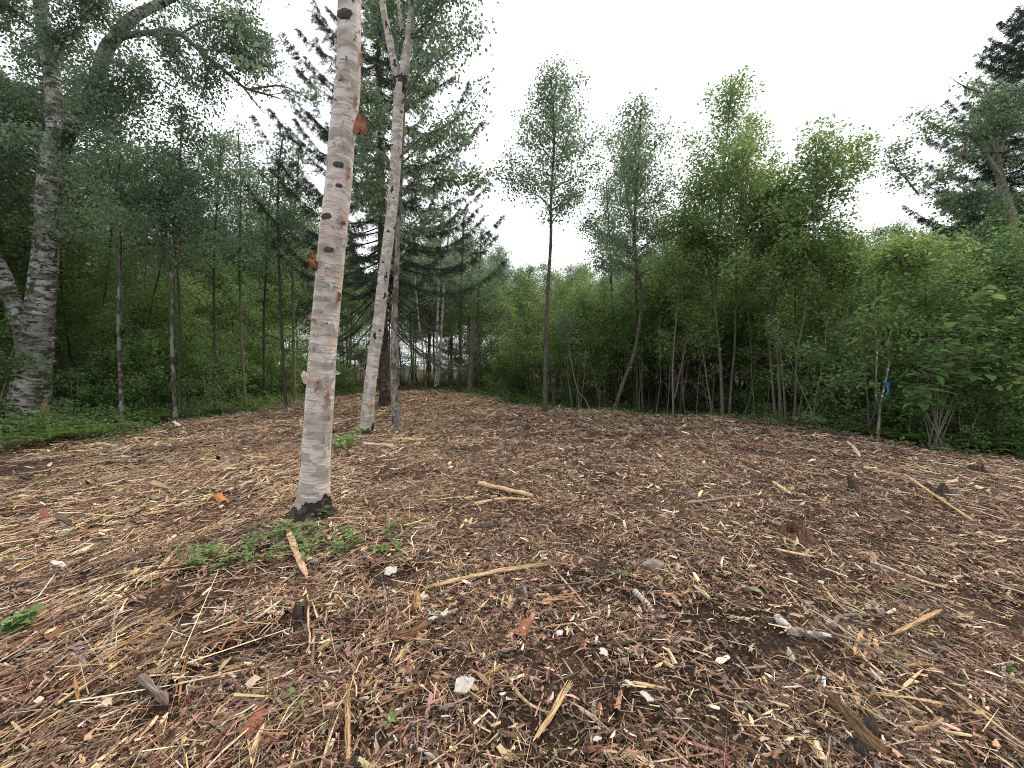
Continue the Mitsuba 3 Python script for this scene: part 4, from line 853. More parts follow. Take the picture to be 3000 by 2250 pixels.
 {'n': 'slender_tree', 'c': 'tree', 'l': 'thin straight stick-like stem left of the touching grey twins', 'g': 'slim grey stems along the far edge of the mulched clearing', 'b': 'grey', 'p': [(5.206, 13.8, -0.262), (5.153, 13.8, 1.386), (5.232, 13.8, 2.863), (5.355, 13.8, 4.327), (5.443, 13.8, 6.066)], 'r': (0.035, 0.014), 's': [([(5.265, 13.9, 0.485), (5.445, 13.9, 1.385), (5.608, 13.9, 2.279), (5.704, 13.9, 3.612)], 0.028, 0.0105)], 'cr': (0.6, 1.1, 240, 'beech'), 'd': 6},
 {'n': 'tagged_sapling', 'c': 'sapling', 'l': 'forked grey sapling with whitish rings carrying a blue flagging ribbon', 'g': None, 'b': 'ringed', 'p': [(7.621, 8.9, -0.141), (7.633, 8.9, 0.434), (7.643, 8.9, 0.675), (7.69, 8.9, 0.964), (7.746, 8.9, 1.253), (7.79, 8.9, 1.607), (7.757, 8.9, 1.969), (7.813, 8.9, 2.255), (7.96, 8.9, 2.624), (8.004, 8.9, 2.965), (8.037, 8.9, 3.341), (8.107, 8.9, 3.716)], 'r': (0.033, 0.0075), 's': [([(7.686, 8.95, 0.671), (7.59, 8.95, 0.903), (7.58, 8.95, 1.444), (7.581, 8.95, 1.933), (7.512, 8.95, 2.497), (7.456, 8.95, 2.972)], 0.018, 0.0075), ([(8.05, 9.0, 2.637), (8.209, 9.0, 2.98), (8.43, 9.0, 3.456), (8.506, 9.0, 3.93)], 0.0145, 0.0055), ([(8.004, 8.9, 2.965), (7.862, 8.9, 3.435), (7.807, 8.9, 3.623)], 0.009, 0.0035)], 'cr': (0.8, 0.7, 90, 'beech'), 'd': 10},
]
BARE = [
 (5.017, 13.9, 3.2, 0.3, 'just before the thin stick-like stem'),
 (5.497, 13.6, 2.6, -0.3, 'just past the thin stick-like stem'),
 (5.918, 13.9, 4.0, 0.5, 'between the stick-like stem and the whitish stem'),
 (6.263, 13.2, 2.4, -0.5, 'leaning at the whitish stem'),
 (7.335, 13.6, 3.6, 0.35, 'beside the straighter grey twin'),
 (7.477, 13.2, 4.4, -0.3, 'midway between the twins and the close clump'),
 (7.656, 12.9, 3.0, 0.5, 'almost touching the close clump of grey stems'),
 (7.962, 11.7, 3.8, 0.6, 'beside the long-limbed stem'),
 (8.129, 11.4, 3.0, 0.25, 'a step past the long-limbed stem'),
 (8.264, 11.0, 4.2, 0.4, 'midway from the long-limbed stem to the ribbon sapling'),
 (8.21, 10.4, 2.6, -0.3, 'near the dark rotten log'),
 (8.11, 9.8, 3.4, 0.3, 'just before the ribbon sapling'),
 (4.808, 14.4, 3.8, 0.2, 'in the ferns by the bent tree'),
 (3.186, 15.2, 2.0, -0.4, 'curving beside the bow-bent sapling'),
 (2.396, 15.4, 3.0, 0.2, 'between the solitary aspen and the bow-bent sapling'),
 (8.334, 9.0, 2.8, 0.4, 'between the ribbon sapling and the broadleaf bush'),
]
rng = np.random.default_rng(41)
for h in HERO:
    key = fresh(h['n'])
    p = curve(np.array(h['p']), 5)
    r = trunk_radii(p, *h['r'])
    A, L = Acc(), Acc()
    r = r * .88
    tube(A, p, r, 10, wob=.03, rng=rng, u0=rng.uniform(0, 9))
    stems = [(p, r)]
    for q, a, b in h['s']:
        q = curve(np.array(q), 5)
        rr = np.linspace(a, b, len(q))
        tube(A, q, rr, 8, wob=.03, rng=rng, u0=rng.uniform(0, 9))
        stems.append((q, rr))
    W = Acc()
    if h['d']:
        for q, rr in stems:
            dead_twigs(W, rng, q, rr, max(2, h['d'] // len(stems)))
    if h['cr']:
        f0, R, n, kind = h['cr']
        for j, (q, rr) in enumerate(stems):
            if j == 0 or n > 60:
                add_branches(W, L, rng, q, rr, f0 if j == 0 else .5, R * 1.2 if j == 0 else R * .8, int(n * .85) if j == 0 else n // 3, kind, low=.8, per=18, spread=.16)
        scene[key + '__crown'] = L.shape('m_leaf')
    if W.n:
        A.add(np.vstack(W.v), np.vstack(W.f), None, np.vstack(W.u))
    scene[key + '__trunk'] = A.shape('m_' + h['b'], True, False)
    name_it(key, h['l'], h['c'], h['g'])

def bare_saplings():
    rng = np.random.default_rng(43)
    for x, y, h, lx, note in BARE:
        key = fresh('bare_sapling')
        A = Acc()
        z = float(hz(x, y))
        f = np.linspace(0, 1, 9)
        p = np.stack([x + lx * f + np.cumsum(rng.normal(0, .025, 9)), y + np.cumsum(rng.normal(0, .03, 9)), z - .05 + f * h], -1)
        p = curve(p, 3); r = np.linspace(.013, .003, len(p))
        tube(A, p, r, 6, wob=.04, rng=rng, u0=rng.uniform(0, 9))
        dead_twigs(A, rng, p, r, 9, .25, .95, .75)
        scene[key] = A.shape('m_grey', True, False)
        name_it(key, f'thin bare grey sapling with forking twigs, {note}', 'sapling', 'bare saplings along the far edge')


bare_saplings()

# blue flagging ribbon tied to the ringed sapling
def build_ribbon():
    key = fresh('flagging_ribbon')
    x, y = 7.73, 8.86
    A = Acc()
    ang = np.linspace(0, 2 * np.pi, 13)
    ring = np.stack([x - .035 + .032 * np.cos(ang), y + .032 * np.sin(ang), 1.19 + 0 * ang], -1)
    v = np.vstack([ring, ring + [0, 0, .03]])
    q = np.array([[i, i + 1, i + 14, i + 13] for i in range(12)])
    A.add(v, np.vstack([q[:, [0, 1, 2]], q[:, [0, 2, 3]]]))
    scene[key + '__loop'] = A.shape('m_tape', True, False)
    for dx, ln, w, tw in ((.015, .33, .028, .6), (-.02, .27, .026, -.9)):
        A = Acc()
        s = np.linspace(0, 1, 12)
        c = np.stack([x + dx + .012 * np.sin(s * 5 + tw), y - .035 + .015 * np.sin(s * 7), 1.20 - ln * s], -1)
        a = tw * s * 1.3
        e = np.stack([np.cos(a), np.sin(a), 0 * a], -1) * w / 2
        v = np.vstack([c - e, c + e])
        q = np.array([[i, i + 1, i + 13, i + 12] for i in range(11)])
        A.add(v, np.vstack([q[:, [0, 1, 2]], q[:, [0, 2, 3]]]))
        scene[fresh(key + '__tail')] = A.shape('m_tape', True, False)
    name_it(key, 'bright blue flagging ribbon tied round the forked grey sapling', 'ribbon')


build_ribbon()


# ------------------------------------------------------------------ the woods behind: copies of a few grown trees
def grown(seed, H, r0, f0, R, n, kind, lean=.3, per=12, stems=1, dead=5, spread=.15, up=.5, low=.5):
    rng = np.random.default_rng(seed)
    A, W, L = Acc(), Acc(), Acc()
    for s in range(stems):
        z = np.linspace(-.15, H * (1 - .1 * s), 7)
        off = np.cumsum(rng.normal(0, lean / 6, (7, 2)), 0) + np.outer(np.linspace(0, 1, 7), rng.normal(0, lean, 2) * (1 + s)) + rng.normal(0, .12, 2) * s
        p = curve(np.column_stack([off - off[0] + (rng.normal(0, .15, 2) if s else 0), z]), 3)
        r = trunk_radii(p, r0 * (1 - .25 * s), .008)
        tube(A, p, r, 7, wob=.03, rng=rng, cap=False)
        dead_twigs(A, rng, p, r, dead, .1, f0)
        add_branches(W, L, rng, p, r, f0, R, n // stems, kind, per=per, spread=spread, up=up, low=low)
    A.add(np.vstack(W.v), np.vstack(W.f), None, np.vstack(W.u))
    return A, L


def group(name, seed, bark_key, *a, **k):
    A, L = grown(seed, *a, **k)
    scene['shape_' + name + '_trunk'] = {'type': 'shapegroup', 'trunk': A.shape(bark_key, True, False)}
    scene['shape_' + name + '_crown'] = {'type': 'shapegroup', 'crown': L.shape('m_leaf')}


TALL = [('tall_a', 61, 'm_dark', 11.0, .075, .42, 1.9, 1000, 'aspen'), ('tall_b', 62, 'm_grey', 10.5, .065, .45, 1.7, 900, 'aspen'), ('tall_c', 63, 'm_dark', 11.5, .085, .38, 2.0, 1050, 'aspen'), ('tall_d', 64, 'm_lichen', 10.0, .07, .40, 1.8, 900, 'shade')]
MID = [('mid_a', 71, 'm_grey', 7.0, .04, .32, 1.6, 540, 'beech'), ('mid_b', 72, 'm_grey', 7.0, .05, .36, 1.6, 560, 'beech'), ('mid_c', 73, 'm_dark', 6.5, .045, .34, 1.5, 520, 'shade')]
LOW = [('low_a', 81, 'm_grey', 2.6, .018, .18, .95, 150, 'shade'), ('low_b', 82, 'm_dark', 2.2, .016, .12, .9, 150, 'shade'), ('low_c', 83, 'm_grey', 2.8, .02, .2, 1.0, 150, 'beech')]
for g in TALL: group(*g)
for g in MID: group(*g, stems=2, dead=4, per=12, up=.25)
for g in LOW: group(*g, lean=.25, stems=2, dead=1, per=12, spread=.11, up=.2)


def place(name, kind, x, y, s, sz, rot, label, cat, grp):
    key = fresh(name)
    m = T().translate([float(x), float(y), float(hz(x, y)) - .02]).rotate([0, 0, 1], float(rot)).scale([float(s), float(s), float(sz)])
    for part in ('trunk', 'crown'):
        scene[f'{key}__{part}'] = {'type': 'instance', 'to_world': m, 'ref': {'type': 'ref', 'id': f'shape_{kind}_{part}'}}
    name_it(key, label, cat, grp)


def skyline(x, y):
    """how steeply the woods rise as seen from the clearing, by direction"""
    px = 1106 + x / max(y, .1) * 430 * 2212 / 1024
    return float(np.interp(px, [0, 300, 480, 640, 760, 1000, 1060, 1120, 1320, 1400, 1660, 1750, 1960, 2212], [.76, .70, .64, .54, .52, .45, .36, .25, .25, .33, .36, .34, .36, .42]))


SECTORS = [(150, 'the big flaky birch'), (320, 'the wavy mottled tree'), (430, 'the forked mottled tree'), (560, 'the straight dark poles'), (680, 'the pole pair'), (780, 'the large white birch'),
           (880, 'the leaning birch and spruce'), (1000, 'the far white birches'), (1120, 'the broken grey trunk'), (1260, 'the solitary aspen'), (1400, 'the bent tree'), (1520, 'the thin stick-like stem'),
           (1640, 'the touching grey twins'), (1740, 'the clump of grey stems'), (1860, 'the long-limbed grey stem'), (1960, 'the ribbon sapling'), (9999, 'the broadleaf bush')]
LOOKS = {'tall_a': 'slim tree with a dark trunk', 'tall_b': 'slim tree with a grey trunk', 'tall_c': 'stouter tree with a dark trunk', 'tall_d': 'tree with a mottled trunk', 'mid_a': 'bushy tree with upright grey stems',
         'mid_b': 'bushy tree with spreading grey stems', 'mid_c': 'darker bushy tree', 'low_a': 'loose shrub', 'low_b': 'compact dark-stemmed shrub', 'low_c': 'bright yellow-green shrub'}


def where(kind, x, y, cut):
    px = 1106 + x / max(y, .1) * 430 * 2212 / 1024
    mark = next(m for e, m in SECTORS if px < e)
    d = POLY.distance(shapely.Point(x, y))
    row = 'in the front row' if d < cut[0] else 'in the second row' if d < cut[1] else 'deep in the woods'
    return f'{LOOKS[kind]} {row} behind {mark}', f'{kind.split("_")[0]} growth behind {mark}'


def build_woods():
    rng = np.random.default_rng(51)
    near, far = POLY.buffer(2.3), POLY.buffer(4.5)
    mids = POLY.buffer(1.6)
    lows = POLY.buffer(.9)
    done = [np.array(h['p'][0][:2]) for h in HERO]

    def scatter(n, poly, gap, r0, r1, a0, a1):
        out, tries = [], 0
        while len(out) < n and tries < 60000:
            tries += 1
            a, r = rng.uniform(a0, a1), math.sqrt(rng.uniform(r0 ** 2, r1 ** 2))
            q = np.array([r * math.sin(a), r * math.cos(a)])
            if q[1] < 1 or poly.contains(shapely.Point(*q)): continue
            if q[0] < -5.5 and r < 17.5: continue
            if gap == .6 and q[0] > 0 and q[0] < 7.5 and shapely.Point(*q).distance(POLY) < 3: continue
            if min((np.hypot(*(q - o)) for o in done + out), default=9) < gap: continue
            out.append(q)
        done.extend(out)
        return out

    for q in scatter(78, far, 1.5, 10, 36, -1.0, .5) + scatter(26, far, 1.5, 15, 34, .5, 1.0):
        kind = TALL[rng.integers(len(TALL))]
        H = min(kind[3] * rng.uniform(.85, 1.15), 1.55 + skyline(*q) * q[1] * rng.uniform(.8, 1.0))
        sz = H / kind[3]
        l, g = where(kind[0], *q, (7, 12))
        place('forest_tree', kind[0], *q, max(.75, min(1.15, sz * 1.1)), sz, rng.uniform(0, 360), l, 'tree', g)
    for q in scatter(76, mids, 1.0, 8, 26, .05, 1.02) + scatter(58, far, 1.3, 14, 30, -1.0, .05):
        kind = MID[rng.integers(3)]
        H = min(kind[3] * rng.uniform(.8, 1.2), 1.55 + skyline(*q) * q[1] * rng.uniform(.75, .98))
        sz = H / kind[3]
        l, g = where(kind[0], *q, (4, 8))
        place('young_tree', kind[0], *q, max(.7, min(1.15, sz * 1.05)), sz, rng.uniform(0, 360), l, 'young tree', g)
    for q in scatter(100, lows, .6, 8, 24, .03, 1.02) + scatter(150, mids, .6, 13, 28, -1.0, .03):
        kind = LOW[rng.integers(3)]
        s = rng.uniform(.6, 1.15)
        l, g = where(kind[0], *q, (4, 8))
        place('shrub', kind[0], *q, s, s * rng.uniform(.8, 1.1), rng.uniform(0, 360), l, 'shrub', g)
    k = 0
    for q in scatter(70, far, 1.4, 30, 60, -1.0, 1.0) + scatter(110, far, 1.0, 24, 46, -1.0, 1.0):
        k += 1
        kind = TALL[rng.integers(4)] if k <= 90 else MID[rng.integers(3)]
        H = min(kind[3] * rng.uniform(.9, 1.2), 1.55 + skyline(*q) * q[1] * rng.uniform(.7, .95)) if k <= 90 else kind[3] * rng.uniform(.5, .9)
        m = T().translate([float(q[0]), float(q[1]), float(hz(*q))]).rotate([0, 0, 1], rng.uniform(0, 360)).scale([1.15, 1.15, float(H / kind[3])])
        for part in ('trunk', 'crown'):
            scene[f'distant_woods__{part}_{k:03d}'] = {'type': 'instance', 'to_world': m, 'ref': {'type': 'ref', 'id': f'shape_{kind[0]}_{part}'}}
    name_it('distant_woods', 'far off trees closing the view between the nearer trunks', 'woods', kind='stuff')


build_woods()


# ------------------------------------------------------------------ large-leaved bush, flowering bush, ferns, herbs
def build_bushes():
    rng = np.random.default_rng(55)
    key = fresh('broadleaf_bush')
    W, L = Acc(), Acc()
    base = np.array([8.2, 8.3, float(hz(8.2, 8.3)) - .05])
    tips = [(8.3, 7.9, 1.55), (8.55, 7.8, 2.05), (9.0, 7.8, 2.5), (9.3, 7.8, 2.9), (9.6, 7.9, 2.2), (9.9, 8.0, 1.7), (10.2, 8.0, 2.4), (8.5, 7.9, .95), (8.35, 7.75, 1.2), (10.4, 8.2, 1.9), (9.8, 8.2, 2.9), (10.7, 8.3, 2.7), (9.2, 7.9, 1.5), (8.8, 7.75, 1.8), (10.9, 8.5, 2.1)]
    for tpt in tips:
        tpt = (tpt[0] - .85, tpt[1], tpt[2])
        q = curve(np.array([base + rng.normal(0, .06, 3) * [1, 1, 0], base * .5 + np.array(tpt) * .5 + [0, .15, .25], tpt]), 6)
        tube(W, q, np.linspace(.010, .003, len(q)), 5, cap=False)
        for side in range(20):
            c = q[-1 - side // 3] + rng.normal(size=3) * [.17, .15, .07]
            d = np.array([rng.normal(), rng.normal() - .5, rng.normal() * .15 - .22])
            s = rng.uniform(.7, 1.2)
            leaves(L, c[None], d[None], np.array([[rng.normal(0, .22), rng.normal(0, .22) - .15, 1]]), .19 * s, .145 * s, np.array([[.14, .245, .085]]) * rng.normal(1, .14), six=True)
            tube(W, np.array([q[-1 - side // 3], c]), np.array([.003, .0015]), 3, cap=False)
    scene[key + '__stem'] = W.shape('m_grey', True, False)
    scene[key + '__foliage'] = L.shape('m_leaf')
    name_it(key, 'bush with very large drooping green leaves beside the blue ribbon sapling', 'bush')
    for i, (x, y, fl) in enumerate([(7.3, 10.4, [(7.15, 9.9, 1.9), (7.5, 9.95, 2.3), (6.9, 10., 2.2)]), (8.1, 9.6, [(7.68, 9.25, 1.72), (7.70, 9.24, 1.60)])]):
        key = fresh('flowering_bush')
        A, L2 = grown(90 + i, 2.7, .02, .15, 1.0, 190, 'shade', stems=3, dead=2, spread=.11, up=.2)
        m = np.array([x, y, float(hz(x, y))])
        for acc in (A, L2): acc.v = [v + m for v in acc.v]
        scene[key + '__stem'] = A.shape('m_grey', True, False)
        scene[key + '__foliage'] = L2.shape('m_leaf')
        for f in fl:
            F = Acc()
            n = 60
            a, r = rng.uniform(0, 6.28, n), np.sqrt(rng.uniform(0, 1, n)) * .055
            P = np.array(f) + np.stack([np.cos(a) * r, np.sin(a) * r, .02 * (1 - (r / .055) ** 2)], -1)
            leaves(F, P, rng.normal(size=(n, 3)) * [1, 1, .2], np.tile([0, -.3, 1.0], (n, 1)), .012, .011, (.75, .73, .64))
            stem = np.array([[x, y, f[2] - .5], [(x + f[0]) / 2, (y + f[1]) / 2, f[2] - .2], f])
            tube(F, stem, [.004, .003, .002], 3, (.2, .25, .1), cap=False)
            scene[fresh(key + '__flower_head')] = F.shape('m_bark_sheet')
        name_it(key, ['shrub with small flat white flower heads behind the long-limbed grey stems', 'small shrub with a white flower head just behind the ribbon sapling'][i], 'bush')


build_bushes()


def fern_mesh(seed):
    rng = np.random.default_rng(seed)
    L, W = Acc(), Acc()
    for i in range(8):
        a = i * .785 + rng.uniform(-.2, .2)
        ln = rng.uniform(.5, .8)
        s = np.linspace(0, 1, 15)
        up = ln * (.85 * s - .62 * s * s)
        q = np.stack([np.cos(a) * s * ln * .8, np.sin(a) * s * ln * .8, up], -1)
        tube(W, q, np.linspace(.004, .0012, 15), 3, cap=False)
        d = unit(np.gradient(q, axis=0))
        sd = np.array([-math.sin(a), math.cos(a), 0])
        for sgn in (-1, 1):
            k = np.arange(2, 15)
            lw = .17 * np.sin(np.pi * np.clip(s[k] * .86 + .14, 0, 1)) ** .8 * ln / .65
            leaves(L, q[k], sgn * sd + d[k] * .35 + np.array([0, 0, -.12]), np.tile([0, 0, 1.0], (len(k), 1)), lw, .036, np.array([(.13, .235, .05)]) * rng.normal(1, .12, (len(k), 1)), fold=.05)
    L.add(np.vstack(W.v), np.vstack(W.f), (.1, .14, .04))
    return L


def build_ferns():
    rng = np.random.default_rng(57)
    for i in range(3):
        scene[f'shape_fern_{i}'] = {'type': 'shapegroup', 'fern': fern_mesh(100 + i).shape('m_leaf')}
    spot = [(3.95, 15.0), (4.35, 15.2), (4.75, 15.0), (5.0, 15.4), (4.5, 15.7), (3.6, 15.2), (5.5, 14.6), (5.9, 14.3), (6.2, 14.0), (8.9, 7.35), (9.4, 7.6), (9.0, 8.0), (10.0, 7.4), (7.75, 9.4), (8.1, 8.9), (10.6, 7.0), (3.0, 15.6), (2.3, 15.7), (1.7, 16.0)]
    near = POLY.buffer(.3)
    while len(spot) < 75:
        a, r = rng.uniform(-1.0, 1.0), rng.uniform(8, 21)
        q = (r * math.sin(a), r * math.cos(a))
        dd = shapely.Point(*q).distance(POLY)
        if .3 < dd < 5 and q[1] > 4: spot.append(q)
    for x, y in spot:
        key = fresh('fern')
        s = rng.uniform(.7, 1.25)
        m = T().translate([float(x), float(y), float(hz(x, y)) - .01]).rotate([0, 0, 1], rng.uniform(0, 360)).scale(s)
        scene[key] = {'type': 'instance', 'to_world': m, 'ref': {'type': 'ref', 'id': f'shape_fern_{rng.integers(3)}'}}
        g = ('ferns on the shaded side', 'green fern in the herb strip before the shaded woods') if x < -5 else ('ferns on the bushy side', 'green fern along the mulch edge under grey stems and bushes')
        name_it(key, g[1], 'fern', g[0])


build_ferns()


def build_cover():
    rng = np.random.default_rng(58)
    L = Acc()
    n = 78000
    x, y = rng.uniform(-24, 18, n), rng.uniform(1, 26, n)
    pt = shapely.points(x, y)
    d = shapely.distance(POLY, pt)
    patch = meshkit.fbm(np.stack([x * .9, y * .9, x * 0], -1), 3, 4)
    sg = np.where(shapely.contains_xy(POLY, x, y), -shapely.distance(POLY.boundary, pt), d)
    keep = (sg > -.55) & (rng.uniform(size=n) < (.10 + .25 * ss(-.5, 0, sg) + .65 * ss(0, .8, sg)) * (.3 + 1.2 * ss(.35, .6, patch))) & ((d < 7) | (rng.uniform(size=n) < .4))
    x, y, d = x[keep], y[keep], d[keep]
    hh = rng.uniform(.03, .10, len(x)) + rng.uniform(0, .5, len(x)) * ss(.1, 1.5, d) * rng.uniform(.2, 1, len(x))
    leaf_cloud(L, rng, np.stack([x, y, hz(x, y) + hh], -1), 'shade', 4, .06, .8)
    scene['undergrowth'] = L.shape('m_leaf')
    name_it('undergrowth', 'low green herbs carpeting the ground along the woods', 'undergrowth', kind='stuff')
    G = Acc()
    n = 5200
    x, y = rng.uniform(-16, 13, n), rng.uniform(4, 18, n)
    d = shapely.distance(POLY, shapely.points(x, y))
    keep = (d > .05) & (d < 2.2); x, y = x[keep], y[keep]
    c = np.stack([x, y, hz(x, y)], -1)
    leaves(G, c, np.stack([rng.normal(0, .5, len(x)), rng.normal(0, .5, len(x)), np.ones(len(x))], -1), rng.normal(size=(len(x), 3)), rng.uniform(.1, .32, len(x)), .006, np.array([(.14, .22, .06)]) * rng.normal(1, .2, (len(x), 1)))
    scene['grass'] = G.shape('m_leaf')
    name_it('grass', 'thin grass blades among the herbs at the mulch edge', 'grass', kind='stuff')


build_cover()

